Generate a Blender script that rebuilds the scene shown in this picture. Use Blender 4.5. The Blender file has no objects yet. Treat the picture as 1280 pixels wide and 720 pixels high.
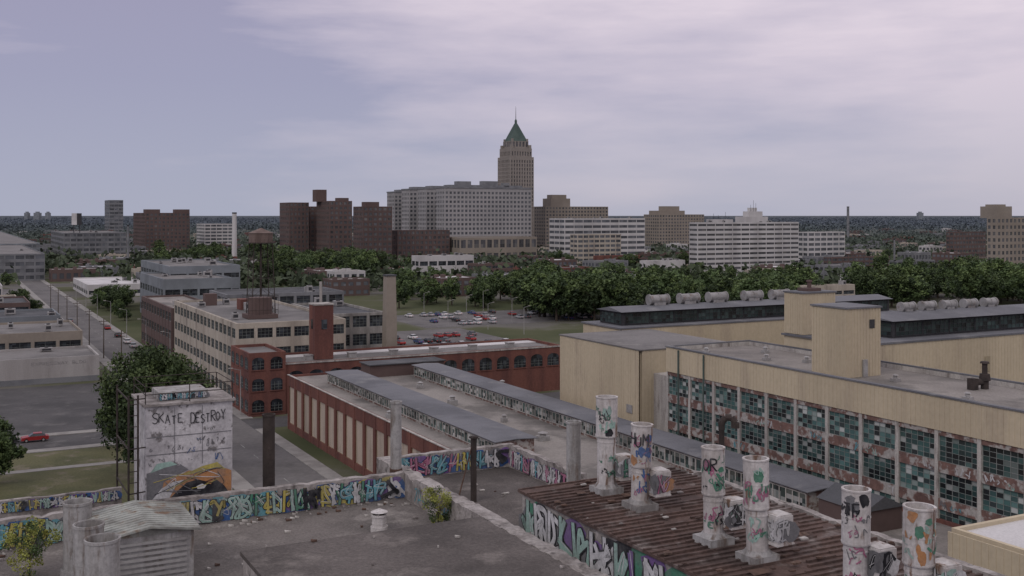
import bpy, math, random
import numpy as np
C=bpy.context.scene.collection
R=math.radians
TH=R(27.7); ct,st=math.cos(TH),math.sin(TH)
F=1350.0; H=40.0; HV=268.0
def W(a,b): return (a*ct-b*st, a*st+b*ct)
def L(x,y): return (x*ct+y*st, -x*st+y*ct)
def pix(u,v,z=0.0):
    d=(H-z)*F/(v-HV); return ((u-640)/F*d, d)
def pd(u,d): return ((u-640)/F*d, d)
def zat(v,d): return H-(v-HV)*d/F
# ---------------------------------------------------------------- materials
M={}
def nt(name):
    m=bpy.data.materials.new(name); m.use_nodes=True
    n=m.node_tree.nodes; l=m.node_tree.links; b=n['Principled BSDF']; M[name]=m
    return m,n,l,b
def mixc(n,l,fac,a,b,blend='MIX'):
    x=n.new('ShaderNodeMix'); x.data_type='RGBA'; x.blend_type=blend
    for s,v in ((0,fac),(6,a),(7,b)):
        if hasattr(v,'links') or hasattr(v,'is_linked'): l.new(v,x.inputs[s])
        else: x.inputs[s].default_value=v if s==0 else (*v[:3],1)
    return x.outputs[2]
def noise(n,l,vec,scale,detail=6,rough=.6):
    t=n.new('ShaderNodeTexNoise'); t.inputs['Scale'].default_value=scale; t.inputs['Detail'].default_value=detail
    t.inputs['Roughness'].default_value=rough; l.new(vec,t.inputs['Vector']); return t.outputs['Fac']
def ramp(n,l,fac,stops,interp='LINEAR'):
    r=n.new('ShaderNodeValToRGB'); r.color_ramp.interpolation=interp
    e=r.color_ramp.elements
    while len(e)<len(stops): e.new(.5)
    for i,(p,c) in enumerate(stops):
        e[i].position=p; e[i].color=(*c[:3],1) if hasattr(c,'__len__') else (c,c,c,1)
    l.new(fac,r.inputs[0]); return r.outputs[0]
def mat(name,c,c2=None,scale=.5,lo=.42,hi=.62,rough=.9,streak=False,var=.25,fscale=6.,objrnd=0.,c3=None,bump=0.,metal=0.,t3=(.55,.68)):
    m,n,l,b=nt(name)
    pos=n.new('ShaderNodeNewGeometry').outputs['Position']
    mp=n.new('ShaderNodeMapping'); l.new(pos,mp.inputs[0])
    if streak: mp.inputs['Scale'].default_value=(1,1,.12)
    if c2 is None: c2=tuple(x*.75 for x in c)
    f=ramp(n,l,noise(n,l,mp.outputs[0],scale),[(lo,0.),(hi,1.)])
    col=mixc(n,l,f,c,c2)
    if c3:
        mp2=n.new('ShaderNodeMapping'); l.new(pos,mp2.inputs[0]); mp2.inputs['Location'].default_value=(13,7,5)
        if streak: mp2.inputs['Scale'].default_value=(1,1,.2)
        f3=ramp(n,l,noise(n,l,mp2.outputs[0],scale*1.9),[(t3[0],0.),(t3[1],1.)])
        col=mixc(n,l,f3,col,c3)
    ff=noise(n,l,pos,fscale,8,.7)
    v=ramp(n,l,ff,[(.25,1-var),(.75,1+var*.6)])
    col=mixc(n,l,1.0,col,v,'MULTIPLY')
    if objrnd:
        oi=n.new('ShaderNodeObjectInfo')
        v=ramp(n,l,oi.outputs['Random'],[(0,1-objrnd),(1,1+objrnd)])
        col=mixc(n,l,1.0,col,v,'MULTIPLY')
    l.new(col,b.inputs['Base Color']); b.inputs['Roughness'].default_value=rough; b.inputs['Metallic'].default_value=metal
    b.inputs['Specular IOR Level'].default_value=.25
    if bump:
        bp=n.new('ShaderNodeBump'); bp.inputs['Strength'].default_value=bump; bp.inputs['Distance'].default_value=.05
        l.new(ff,bp.inputs['Height']); l.new(bp.outputs[0],b.inputs['Normal'])
    return m
def glassmat(name,cols,cell=(1.0,1.0),rough=.25):
    m,n,l,b=nt(name)
    tc=n.new('ShaderNodeTexCoord'); oi=n.new('ShaderNodeObjectInfo')
    dv=n.new('ShaderNodeVectorMath'); dv.operation='MULTIPLY'; l.new(tc.outputs['Object'],dv.inputs[0]); dv.inputs[1].default_value=(1/cell[0],0.,1/cell[1])
    fl=n.new('ShaderNodeVectorMath'); fl.operation='FLOOR'; l.new(dv.outputs[0],fl.inputs[0])
    wn=n.new('ShaderNodeTexWhiteNoise'); wn.noise_dimensions='4D'; l.new(fl.outputs[0],wn.inputs['Vector'])
    mu=n.new('ShaderNodeMath'); mu.operation='MULTIPLY'; mu.inputs[1].default_value=57.; l.new(oi.outputs['Random'],mu.inputs[0]); l.new(mu.outputs[0],wn.inputs['W'])
    k=len(cols); col=ramp(n,l,wn.outputs['Value'],[(i/k,c) for i,c in enumerate(cols)],'CONSTANT')
    v=ramp(n,l,oi.outputs['Random'],[(0,.55),(1,1.3)]); col=mixc(n,l,1.0,col,v,'MULTIPLY')
    l.new(col,b.inputs['Base Color']); b.inputs['Roughness'].default_value=rough
    return m
mat('concrete',(.34,.33,.31),(.2,.19,.18),.25,streak=True,var=.3,c3=(.13,.12,.11))
mat('palecrete',(.45,.43,.4),(.29,.27,.255),.6,streak=True,var=.35,c3=(.19,.17,.155))
mat('cream',(.42,.38,.32),(.32,.285,.24),.15,streak=True,c3=(.25,.22,.19))
mat('brownbrick',(.118,.083,.076),(.095,.066,.061),.03,var=.12,fscale=1)
mat('redbrick',(.17,.074,.058),(.115,.052,.045),.3,var=.3,fscale=3,streak=True)
mat('spandrel',(.19,.115,.097),(.13,.08,.07),.5,var=.4,fscale=3,c3=(.36,.34,.32),t3=(.49,.57))
mat('tan',(.27,.237,.2),(.225,.197,.165),.05,var=.12,fscale=1)
mat('tanfar',(.265,.238,.215),(.232,.21,.19),.03,var=.1,fscale=1)  # tan muted for distance, air haze put into the wall colour
mat('greystone',(.33,.32,.32),(.28,.275,.275),.03,var=.1,fscale=1)
mat('white',(.5,.49,.485),(.4,.39,.385),.1,streak=True,var=.12)
mat('dirtywhite',(.4,.385,.375),(.3,.285,.275),.1,streak=True,var=.2,c3=(.22,.2,.195))
mat('grey',(.2,.205,.215),(.14,.145,.155),.15,var=.2)
mat('bluegrey',(.21,.23,.25),(.16,.175,.19),.1,var=.15)
mat('siding',(.5,.43,.31),(.43,.368,.265),.12,streak=True,var=.12,fscale=2,c3=(.38,.32,.24))
mat('sidedark',(.33,.28,.19),(.27,.23,.155),.2)
mat('roofgrey',(.19,.182,.178),(.13,.125,.122),.08,var=.3,fscale=3,c3=(.23,.22,.21))
mat('rooflight',(.275,.255,.235),(.205,.188,.174),.05,var=.35,fscale=4,c3=(.15,.14,.13),t3=(.5,.6))
mat('roofwhite',(.55,.54,.54),(.4,.39,.39),.1,var=.25)
mat('roofdark',(.085,.088,.095),(.06,.062,.066),.1,var=.3,c3=(.12,.122,.128))
mat('monitorroof',(.16,.163,.178),(.115,.118,.13),.1,var=.3,c3=(.2,.2,.205))
mat('tarroof',(.13,.115,.107),(.078,.069,.064),.22,var=.5,fscale=9,c3=(.19,.17,.156),bump=.6)
mat('tarroof2',(.175,.158,.147),(.11,.1,.093),.3,var=.5,fscale=9,c3=(.24,.22,.203),bump=.6)
mat('parapet',(.36,.335,.32),(.2,.18,.17),.9,var=.45,c3=(.1,.09,.085),bump=.4)
mat('rustroof',(.11,.073,.062),(.068,.049,.044),.4,var=.55,fscale=5,c3=(.2,.172,.16),bump=.3)
mat('rust',(.12,.075,.057),(.07,.046,.038),1.2,var=.5,c3=(.2,.145,.115))
mat('tankrust',(.165,.125,.11),(.11,.08,.07),.6,var=.3,streak=True)
mat('darkrust',(.06,.048,.043),(.036,.03,.028),1.5,var=.5)
mat('stackpaint',(.52,.5,.49),(.36,.33,.31),1.3,var=.35,c3=(.18,.12,.09),streak=True,t3=(.57,.66))
mat('stackgrey',(.35,.345,.34),(.21,.2,.19),1.3,var=.35,c3=(.15,.12,.1),streak=True)
mat('shedroof',(.33,.345,.32),(.19,.19,.175),.8,var=.3,c3=(.2,.14,.1))
mat('muralwall',(.52,.51,.52),(.35,.34,.35),1.0,var=.35,c3=(.17,.16,.16),t3=(.57,.63))
mat('asphalt',(.085,.082,.083),(.06,.059,.06),.1,var=.25,fscale=2,c3=(.115,.11,.108))
mat('asphalt2',(.145,.138,.135),(.105,.1,.098),.08,var=.25,fscale=1,c3=(.085,.082,.082))
mat('sidewalk',(.27,.26,.245),(.2,.19,.18),.3,var=.2)
mat('paint',(.3,.3,.28),(.16,.16,.155),1.)
mat('grass',(.11,.108,.052),(.078,.082,.038),.12,var=.45,fscale=3,c3=(.16,.14,.1))
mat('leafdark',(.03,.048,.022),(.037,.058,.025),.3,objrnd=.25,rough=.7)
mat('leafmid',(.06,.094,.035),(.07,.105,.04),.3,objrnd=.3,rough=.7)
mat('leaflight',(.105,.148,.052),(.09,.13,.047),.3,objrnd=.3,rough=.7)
mat('leafyellow',(.28,.29,.065),(.2,.23,.06),2.,rough=.7)
mat('bark',(.07,.055,.045),(.05,.04,.03),2.)
mat('copper',(.08,.112,.1),(.06,.088,.08),.1)
mat('metal',(.33,.325,.32),(.24,.23,.225),.6,rough=.5)
mat('ventmetal',(.29,.285,.285),(.2,.195,.19),.6,rough=.6,c3=(.18,.145,.13))
mat('darkmetal',(.05,.05,.055),None,1.)
mat('framepaint',(.2,.22,.21),(.12,.14,.13),.8)
mat('sash',(.17,.2,.19),(.28,.29,.28),.8)
mat('board',(.44,.37,.305),(.36,.305,.255),.5,streak=True,objrnd=.12,c3=(.3,.25,.205))
mat('woodpole',(.09,.07,.055),None,2.)
mat('blackpaint',(.05,.05,.055),None,2.)
mat('fadedpaint',(.2,.195,.195),(.3,.29,.285),1.)
for nm,c in dict(g_black=(.02,.02,.025),g_white=(.55,.55,.56),g_blue=(.045,.11,.28),g_cyan=(.12,.31,.36),g_yellow=(.42,.36,.1),g_purple=(.17,.1,.26),g_green=(.07,.21,.14),g_pink=(.36,.14,.22),g_orange=(.4,.2,.09),g_mint=(.3,.44,.39),g_grey=(.16,.16,.17)).items():
    mat(nm,c,tuple(x*.6+.06 for x in c),1.6,var=.35,fscale=10)
GP=['g_black','g_white','g_blue','g_cyan','g_yellow','g_purple','g_green','g_pink','g_orange','g_mint','g_grey']
GI={k:i for i,k in enumerate(GP)}
glassmat('facglass',[(.03,.05,.05),(.05,.1,.098),(.015,.018,.02),(.08,.15,.145),(.035,.07,.07),(.05,.11,.105),(.1,.17,.16),(.03,.04,.042),(.016,.02,.022),(.05,.095,.09),(.34,.36,.35),(.18,.22,.21)],(.76,.52))
glassmat('monglass',[(.03,.05,.05),(.18,.2,.19),(.012,.018,.02),(.07,.11,.1),(.36,.36,.35),(.03,.05,.045),(.1,.11,.1),(.28,.29,.28)],(.8,.5))
glassmat('wingglass',[(.02,.035,.035),(.03,.05,.05),(.012,.015,.016),(.045,.07,.068),(.025,.04,.04)],(.9,.6))
glassmat('dark',[(.015,.018,.022),(.03,.035,.042),(.05,.06,.07),(.02,.025,.03)],(.9,.9))
glassmat('fardark',[(.07,.076,.088),(.1,.107,.12),(.085,.09,.1),(.13,.135,.145)],(3,3))  # paler, bluer panes for far buildings: haze painted into the glass colour
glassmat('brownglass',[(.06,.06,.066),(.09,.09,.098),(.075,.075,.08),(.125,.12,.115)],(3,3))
m,n,l,b=nt('carpaint'); oi=n.new('ShaderNodeObjectInfo'); l.new(oi.outputs['Color'],b.inputs['Base Color']); b.inputs['Roughness'].default_value=.35
mat('tyre',(.02,.02,.02)); mat('taillight',(.5,.02,.02))
m,n,l,b=nt('ground'); g=n.new('ShaderNodeNewGeometry').outputs['Position']
gr=ramp(n,l,noise(n,l,g,.012,8),[(.38,(.06,.07,.037)),(.5,(.085,.09,.052)),(.56,(.13,.125,.11)),(.66,(.1,.098,.095))])
ln=n.new('ShaderNodeVectorMath'); ln.operation='LENGTH'; l.new(g,ln.inputs[0])
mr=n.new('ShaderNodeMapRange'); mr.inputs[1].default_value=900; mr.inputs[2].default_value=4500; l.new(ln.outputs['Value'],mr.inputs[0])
hazec=ramp(n,l,noise(n,l,g,.004,8),[(.4,(.065,.078,.085)),(.6,(.09,.102,.118))])  # blue-grey aerial haze painted into the ground, growing with distance
l.new(mixc(n,l,mr.outputs[0],gr,hazec),b.inputs['Base Color']); b.inputs['Roughness'].default_value=1; b.inputs['Specular IOR Level'].default_value=.05
m,n,l,b=nt('canopy'); g=n.new('ShaderNodeNewGeometry').outputs['Position']
gr=ramp(n,l,noise(n,l,g,.05,5),[(.35,(.036,.052,.03)),(.65,(.07,.092,.048))])
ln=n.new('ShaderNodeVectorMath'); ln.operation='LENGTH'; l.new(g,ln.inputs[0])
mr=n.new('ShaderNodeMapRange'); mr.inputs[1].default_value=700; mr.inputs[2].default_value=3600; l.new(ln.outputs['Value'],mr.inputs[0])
l.new(mixc(n,l,mr.outputs[0],gr,(.088,.108,.132)),b.inputs['Base Color']); b.inputs['Roughness'].default_value=1  # far tree tops fade to a painted haze tone, not their leaf colour
# ---------------------------------------------------------------- mesh helper
class MB:
    def __init__(s): s.v=[];s.f=[];s.m=[]
    def add(s,vs,fs,mi=0):
        k=len(s.v); s.v+=vs
        for f in fs: s.f.append(tuple(i+k for i in f)); s.m.append(mi)
    def box(s,x0,x1,y0,y1,z0,z1,mi=0):
        s.add([(x0,y0,z0),(x1,y0,z0),(x1,y1,z0),(x0,y1,z0),(x0,y0,z1),(x1,y0,z1),(x1,y1,z1),(x0,y1,z1)],
              [(0,3,2,1),(4,5,6,7),(0,1,5,4),(1,2,6,5),(2,3,7,6),(3,0,4,7)],mi)
    def quad(s,a,b,c,d,mi=0): s.add([a,b,c,d],[(0,1,2,3)],mi)
    def cyl(s,x,y,z0,z1,r0,r1=None,n=16,mi=0):
        r1=r0 if r1 is None else r1
        vs=[(x+r0*math.cos(2*math.pi*i/n),y+r0*math.sin(2*math.pi*i/n),z0) for i in range(n)]+[(x+r1*math.cos(2*math.pi*i/n),y+r1*math.sin(2*math.pi*i/n),z1) for i in range(n)]
        fs=[(i,(i+1)%n,n+(i+1)%n,n+i) for i in range(n)]+[tuple(range(n-1,-1,-1)),tuple(range(n,2*n))]
        s.add(vs,fs,mi)
    def open_cyl(s,x,y,z0,z1,r,t=.05,n=24,mi=0,depth=.8):
        vs=[];
        for rr,zz in ((r,z0),(r,z1),(r-t,z1),(r-t,z1-depth)):
            vs+=[(x+rr*math.cos(2*math.pi*i/n),y+rr*math.sin(2*math.pi*i/n),zz) for i in range(n)]
        fs=[]
        for k in range(3): fs+=[(k*n+i,k*n+(i+1)%n,(k+1)*n+(i+1)%n,(k+1)*n+i) for i in range(n)]
        fs.append(tuple(3*n+i for i in range(n)))
        s.add(vs,fs,mi)
    def beam(s,p,q,w,mi=0,n=6):
        p=np.array(p,float);q=np.array(q,float);d=q-p;d/=np.linalg.norm(d)
        u=np.cross(d,(0,0,1) if abs(d[2])<.9 else (1,0,0));u/=np.linalg.norm(u);v=np.cross(d,u)
        vs=[]
        for c in (p,q):
            for i in range(n):
                a=2*math.pi*i/n; vs.append(tuple(c+w*(u*math.cos(a)+v*math.sin(a))))
        s.add(vs,[(i,(i+1)%n,n+(i+1)%n,n+i) for i in range(n)]+[tuple(range(n-1,-1,-1)),tuple(range(n,2*n))],mi)
    def mesh(s,name,mats):
        me=bpy.data.meshes.new(name); me.from_pydata(s.v,[],s.f)
        for k in mats: me.materials.append(M[k])
        if len(mats)>1: me.polygons.foreach_set('material_index',s.m)
        me.update(); return me
    def build(s,name,mats,parent=None,loc=(0,0,0),rz=0,kind=None):
        if isinstance(mats,str): mats=[mats]
        return put(name,s.mesh(name,mats),parent,loc,rz,kind)
def put(name,me,parent=None,loc=(0,0,0),rz=0,kind=None):
    o=bpy.data.objects.new(name,me); C.objects.link(o); o.location=loc; o.rotation_euler=(0,0,rz)
    if parent: o.parent=parent
    if kind: o['kind']=kind
    return o
def tag(o,label,cat,group=None):
    o['label']=label; o['category']=cat
    if group: o['group']=group
    return o
def empty(name,label,cat,x,y,z=0,rz=TH,group=None):
    return tag(put(name,None,None,(x,y,z),rz),label,cat,group)
# ---------------------------------------------------------------- facades
def fb(mb,face,x0,y0,lb,s0,s1,o0,o1,z0,z1,mi=0):
    if face=='S': mb.box(x0+s0,x0+s1,y0-o1,y0-o0,z0,z1,mi)
    else: mb.box(x0-o1,x0-o0,y0+lb-s1,y0+lb-s0,z0,z1,mi)
FOOT=[]
def block(mb,wins,x0,y0,la,lb,z0,z1,floors=0,bay=5,pier=.8,wh=.55,dep=.3,par=.6,faces='SW',top=0.,bot=0.,mi=0,pmi=None,smi=None,sill=.22):
    pmi=mi if pmi is None else pmi; smi=mi if smi is None else smi
    mb.box(x0,x0+la,y0,y0+lb,z0,z1-par,mi)
    t=.35
    mb.box(x0,x0+la,y0,y0+t,z1-par,z1,mi); mb.box(x0,x0+la,y0+lb-t,y0+lb,z1-par,z1,mi)
    mb.box(x0,x0+t,y0+t,y0+lb-t,z1-par,z1,mi); mb.box(x0+la-t,x0+la,y0+t,y0+lb-t,z1-par,z1,mi)
    if not floors: return
    zz0=z0+bot; zz1=z1-top; fh=(zz1-zz0)/floors
    if dep and 'S' in faces and 'W' in faces: mb.box(x0-dep,x0,y0-dep,y0,z0,z1-.02,pmi)
    for fc in faces:
        Ln=la if fc=='S' else lb
        nb=max(1,round(Ln/bay)); bw=Ln/nb
        if dep:
            for i in range(nb+1):
                s0=max(0,i*bw-pier/2); s1=min(Ln,i*bw+pier/2)
                fb(mb,fc,x0,y0,lb,s0,s1,0,dep,z0,z1-.02,pmi)
            for i in range(nb):
                s0=i*bw+pier/2; s1=(i+1)*bw-pier/2
                prev=z0
                for j in range(floors+1):
                    zb=zz0+j*fh+fh*sill if j<floors else z1-.03
                    if zb>prev+.01: fb(mb,fc,x0,y0,lb,s0,s1,0,dep*.8,prev,zb,smi)
                    prev=zb+fh*wh
        for i in range(nb):
            for j in range(floors):
                s=(i+.5)*bw; z=zz0+j*fh+fh*sill
                if fc=='S': wins.append((x0+s,y0,z,0.,bw-pier,fh*wh))
                else: wins.append((x0,y0+lb-s,z,-math.pi/2,bw-pier,fh*wh))
def wing(w,h,nx,nz,arch=False,fr=.06):
    mb=MB()
    x=w/2
    if arch:
        r=w/2; hh=max(.2,h-r*.6)
        pts=[(-x,-.03,0),(x,-.03,0)]+[(r*math.cos(a),-.03,hh+r*.6*math.sin(a)) for a in [math.pi*i/10 for i in range(11)]]
        mb.add(pts,[tuple(range(len(pts)))],1)
        for i in range(10):
            a0=math.pi*i/10;a1=math.pi*(i+1)/10
            p0=(r*math.cos(a0),hh+r*.6*math.sin(a0));p1=(r*math.cos(a1),hh+r*.6*math.sin(a1))
            q0=((r+.2)*math.cos(a0),hh+(r*.6+.2)*math.sin(a0));q1=((r+.2)*math.cos(a1),hh+(r*.6+.2)*math.sin(a1))
            mb.quad((p0[0],-.07,p0[1]),(q0[0],-.07,q0[1]),(q1[0],-.07,q1[1]),(p1[0],-.07,p1[1]),2)
        mb.box(-x-.2,x+.2,-.16,0,-.2,-.01,2)
    else:
        mb.quad((-x,-.03,0),(x,-.03,0),(x,-.03,h),(-x,-.03,h),1); hh=h
        mb.box(-x,x,-.09,-.032,0,fr,0); mb.box(-x,x,-.09,-.032,h-fr,h,0)
        mb.box(-x,-x+fr,-.09,-.032,fr,h-fr,0); mb.box(x-fr,x,-.09,-.032,fr,h-fr,0)
    for i in range(1,nx): mb.box(-x+w*i/nx-fr*.4,-x+w*i/nx+fr*.4,-.075,-.032,fr,hh-fr,0)
    for j in range(1,nz): mb.box(-x+fr,x-fr,-.07,-.032,hh*j/nz-fr*.4,hh*j/nz+fr*.4,0)
    return mb
WC={}
def windows(root,wins,glass='dark',frame='framepaint',trim='palecrete',nx=2,nz=2,arch=False,cap=100,fr=.06,skip=0,child=False,rng=random.Random(3)):
    rl=root.location
    def dist(w):
        x,y=W(w[0],w[1]); return (rl.x+x)**2+(rl.y+y)**2-w[2]*10
    wins=[w for w in wins if rng.random()>=skip]
    wins.sort(key=dist)
    mats=[frame,glass,trim]
    for w in wins[:cap]:
        k=(round(w[4],2),round(w[5],2),glass,frame,trim,nx,nz,arch,fr,child)
        if k not in WC:
            g=wing(k[0],k[1],nx,nz,arch,fr)
            if child:
                gm=MB(); fm=MB()
                for i,f_ in enumerate(g.f):
                    if g.m[i]!=1: fm.add([g.v[q] for q in f_],[tuple(range(len(f_)))],g.m[i])
                    else: gm.add([g.v[q] for q in f_],[tuple(range(len(f_)))])
                WC[k]=(fm.mesh('window',mats),gm.mesh('glass',[glass]))
            else: WC[k]=(g.mesh('window',mats),None)
        o=put('window',WC[k][0],root,(w[0],w[1],w[2]),w[3])
        if WC[k][1]: put('glass',WC[k][1],o)
    rest=wins[cap:]
    if rest:
        mb=MB()
        for w in rest:
            g=wing(w[4],w[5],1,1,arch,fr); c,s=math.cos(w[3]),math.sin(w[3])
            base=len(mb.v); mb.v+=[(w[0]+x*c-y*s,w[1]+x*s+y*c,w[2]+z) for x,y,z in g.v]
            mb.f+=[tuple(i+base for i in f) for f in g.f]; mb.m+=g.m
        mb.build('window',mats,root,kind='stuff')
crng=random.Random(11)
def clutter(root,la,lb,z,n,x0=0,y0=0,mi='metal'):
    for _ in range(n):
        w,d,h=crng.uniform(1.2,3.2),crng.uniform(1.2,3),crng.uniform(.8,2.2)
        if la<w+3 or lb<d+3: continue
        x=x0+crng.uniform(1,la-w-1); y=y0+crng.uniform(1,lb-d-1)
        mb=MB(); mb.box(0,w,0,d,.2,h); mb.box(.1,.3,.1,d-.1,0,.2);mb.box(w-.3,w-.1,.1,d-.1,0,.2)
        mb.cyl(w/2,d/2,h,h+.25,min(w,d)*.3,n=10,mi=1)
        mb.box(w*.15,w*.85,-.03,0,h*.35,h*.8,1)
        mb.build('rooftop_unit',[mi,'darkmetal'],root,(x,y,z+.01))
def bld(name,label,cat,a0,b0,la,lb,h,wall='grey',floors=0,roof='roofgrey',glass='dark',frame='framepaint',nx=2,nz=2,arch=False,cap=100,clut=0,skip=0,mats=None,child=False,par=.6,fr=.06,trim='palecrete',group=None,**kw):
    x,y=W(a0,b0); r=empty(name,label,cat,x,y,0,TH,group); FOOT.append((a0,a0+la,b0,b0+lb))
    mb=MB(); wins=[]
    block(mb,wins,0,0,la,lb,0,h,floors,par=par,**kw)
    mb.build('wall',mats or [wall],r)
    q=MB(); q.quad((.35,.35,0),(la-.35,.35,0),(la-.35,lb-.35,0),(.35,lb-.35,0)); q.build('roof',roof,r,(0,0,h-par+.02))
    if wins: windows(r,wins,glass,frame,trim,nx,nz,arch,cap,fr,skip,child)
    clutter(r,la,lb,h-par+.02,clut)
    return r
def corner(ul,uc,ur,D):
    Cx,Cy=pd(uc,D)
    k=(ul-640)/F; lb=(Cx-k*Cy)/(k*ct+st)
    k=(ur-640)/F; la=(k*Cy-Cx)/(ct-k*st)
    a,b=L(Cx,Cy); return a,b,la,lb
def far(name,label,ul,uc,ur,vt,D,cat='building',fh=3.8,**kw):
    a,b,la,lb=corner(ul,uc,ur,D); h=zat(vt,D)
    if 'floors' not in kw: kw['floors']=max(1,round(h/fh))
    return bld(name,label,cat,a,b,la,min(lb,kw.pop('maxlb',1e9)),h,**kw),la,lb,h
# ================================================================ SETTING
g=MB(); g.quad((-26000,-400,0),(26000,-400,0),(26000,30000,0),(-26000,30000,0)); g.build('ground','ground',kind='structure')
def sheet(name,mt,a0,a1,b0,b1,z=.004,kind='structure'):
    q=MB(); q.box(0,a1-a0,0,b1-b0,-.3,z); x,y=W(a0,b0)
    return q.build(name,mt,None,(x,y,0),TH,kind)
sheet('road','asphalt2',40,51,-60,2600,.012)
sheet('cross_road','asphalt',-260,39.99,200,211,.011)
sheet('road_east','asphalt',51.01,400,200.2,210.8,.011)
sheet('pavement','sidewalk',37.2,40,-60,199.9,.13); sheet('pavement','sidewalk',51,53.5,-60,199.9,.13)
sheet('pavement','sidewalk',37.2,40,211.1,2000,.13); sheet('pavement','sidewalk',51,53.5,211.1,2000,.13)
sheet('pavement','sidewalk',-260,37,197.5,199.9,.13); sheet('pavement','sidewalk',-260,37,211.1,213.6,.13)
sheet('lawn','grass',-260,37,40,183,.02); sheet('verge','grass',-260,37,185.1,197.4,.02)
sheet('path','sidewalk',-260,36.9,183.1,185,.05)
sheet('parking_lot','asphalt',-60,37,214,273,.02)
sheet('parking_lot','asphalt2',92,160,245,345,.02)
sheet('parking_lot','asphalt2',150,230,350,400,.022)
sheet('parking_lot','asphalt2',-10,36,520,640,.02)
mk=MB()
for i in range(120):
    b=-40+i*9
    if 197<b<212: continue
    mk.box(45.4,45.55,b,b+3,.012,.018)
for i in range(40): mk.box(-250+i*7,-247+i*7,205.4,205.55,.011,.017)
for i in range(20): mk.box(95+i*3,95.1+i*3,300,305,.02,.026)
mk.build('road_marking','paint',None,(0,0,0),TH,'structure')
# ================================================================ FOREGROUND ABANDONED FACTORY
fx=empty('abandoned_factory','derelict concrete factory with graffiti covered parapets filling the foreground','building',0,0,0)
mb=MB()
mb.box(-40,20.4,-25,50,0,26); mb.box(20.4,28,-25,53.5,0,26.003); mb.box(28,35,-25,45,0,26.006); mb.box(-40,7.4,50,54,0,25.99)
mb.build('wall','concrete',fx)
q=MB(); q.quad((-39.6,-25,26.02),(20.1,-25,26.02),(20.1,49.7,26.02),(-39.6,49.7,26.02),0)
q.quad((20.75,-25,26.022),(27.7,-25,26.022),(27.7,53.2,26.022),(20.75,53.2,26.022),1)
q.quad((27.7,-25,26.025),(34.7,-25,26.025),(34.7,44.7,26.025),(27.7,44.7,26.025),1)
q.quad((-39.6,50.1,26.01),(7.1,50.1,26.01),(7.1,53.7,26.01),(-39.6,53.7,26.01),0)
q.build('roof',['tarroof2','tarroof'],fx)
rng=random.Random(5)
def rough_wall(name,x0,x1,y0,y1,z0,z1,mt='parapet',jag=.12,step=.7):
    mb=MB(); 
    if x1-x0>y1-y0:
        n=max(2,int((x1-x0)/step)); xs=[x0+(x1-x0)*i/n for i in range(n+1)]
        hs=[z1-abs(rng.gauss(0,jag*.5))*(rng.random()<.6) for _ in range(n+1)]
        for i in range(n):
            mb.add([(xs[i],y0,z0),(xs[i+1],y0,z0),(xs[i+1],y0,hs[i+1]),(xs[i],y0,hs[i]),(xs[i],y1,z0),(xs[i+1],y1,z0),(xs[i+1],y1,hs[i+1]),(xs[i],y1,hs[i])],
                   [(0,1,2,3),(5,4,7,6),(3,2,6,7)])
        mb.quad((x0,y0,z0),(x0,y0,hs[0]),(x0,y1,hs[0]),(x0,y1,z0)); mb.quad((x1,y0,z0),(x1,y1,z0),(x1,y1,hs[-1]),(x1,y0,hs[-1]))
    else:
        n=max(2,int((y1-y0)/step)); ys=[y0+(y1-y0)*i/n for i in range(n+1)]
        hs=[z1-abs(rng.gauss(0,jag*.5))*(rng.random()<.6) for _ in range(n+1)]
        for i in range(n):
            mb.add([(x0,ys[i],z0),(x0,ys[i+1],z0),(x0,ys[i+1],hs[i+1]),(x0,ys[i],hs[i]),(x1,ys[i],z0),(x1,ys[i+1],z0),(x1,ys[i+1],hs[i+1]),(x1,ys[i],hs[i])],
                   [(1,0,3,2),(4,5,6,7),(2,3,7,6)])
        mb.quad((x0,y0,z0),(x1,y0,z0),(x1,y0,hs[0]),(x0,y0,hs[0])); mb.quad((x0,y1,z0),(x0,y1,hs[-1]),(x1,y1,hs[-1]),(x1,y1,z0))
    return mb.build(name,mt,fx)
p1=rough_wall('parapet',-40,20.05,49.6,50,26,27.3,step=.4)
p0=rough_wall('parapet',-40,7.4,53.75,54,26,27.1,step=.4)
p2=rough_wall('parapet',20.8,28.02,53.1,53.5,26,27.25,step=.4)
p3=rough_wall('parapet',27.65,28.0,45.4,53.08,26,27.25,jag=.2,step=.35)
p4=rough_wall('parapet',28.02,35,44.6,45,26,26.8,jag=.2,step=.4)
p5=rough_wall('parapet',34.6,35,-20,44.58,26,26.55,jag=.12,step=.4)
p6=rough_wall('dividing_wall',20.06,20.78,20,53.5,26,27.25,jag=.16,step=.35)
mb=MB(); mb.box(9.7,19.3,12,39.7,26,27.45); mb.build('raised_block','parapet',fx)
q=MB(); q.box(9.6,19.4,11.9,39.8,27.46,27.62); q.build('raised_roof','tarroof',fx)
mb=MB(); mb.box(21.5,29.2,5,40,26,28.3); pent=mb.build('penthouse','parapet',fx)
mb=MB(); mb.box(21.35,29.4,5,40.15,28.31,28.42)
yy=5.2
while yy<40:
    xx=21.33
    while xx<29.3:
        x2=min(29.42,xx+rng.uniform(1.2,2.6)); hz=rng.uniform(.05,.09)
        if rng.random()<.93: mb.box(xx,x2-.01,yy+rng.uniform(-.02,.02),yy+.09+rng.uniform(-.02,.02),28.42,28.42+hz)
        xx=x2
    yy+=.4
for _ in range(10):
    x=rng.uniform(21.6,28); y=rng.uniform(20,39); w=rng.uniform(.3,1.0); d=rng.uniform(.15,.4); z=28.53
    mb.add([(x,y,z),(x+w,y,z+.02),(x+w,y+d,z+.05),(x,y+d,z+rng.uniform(.02,.12))],[(0,1,2,3)],1)
mb.build('ribbed_roof',['rustroof','rust'],fx)
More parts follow.
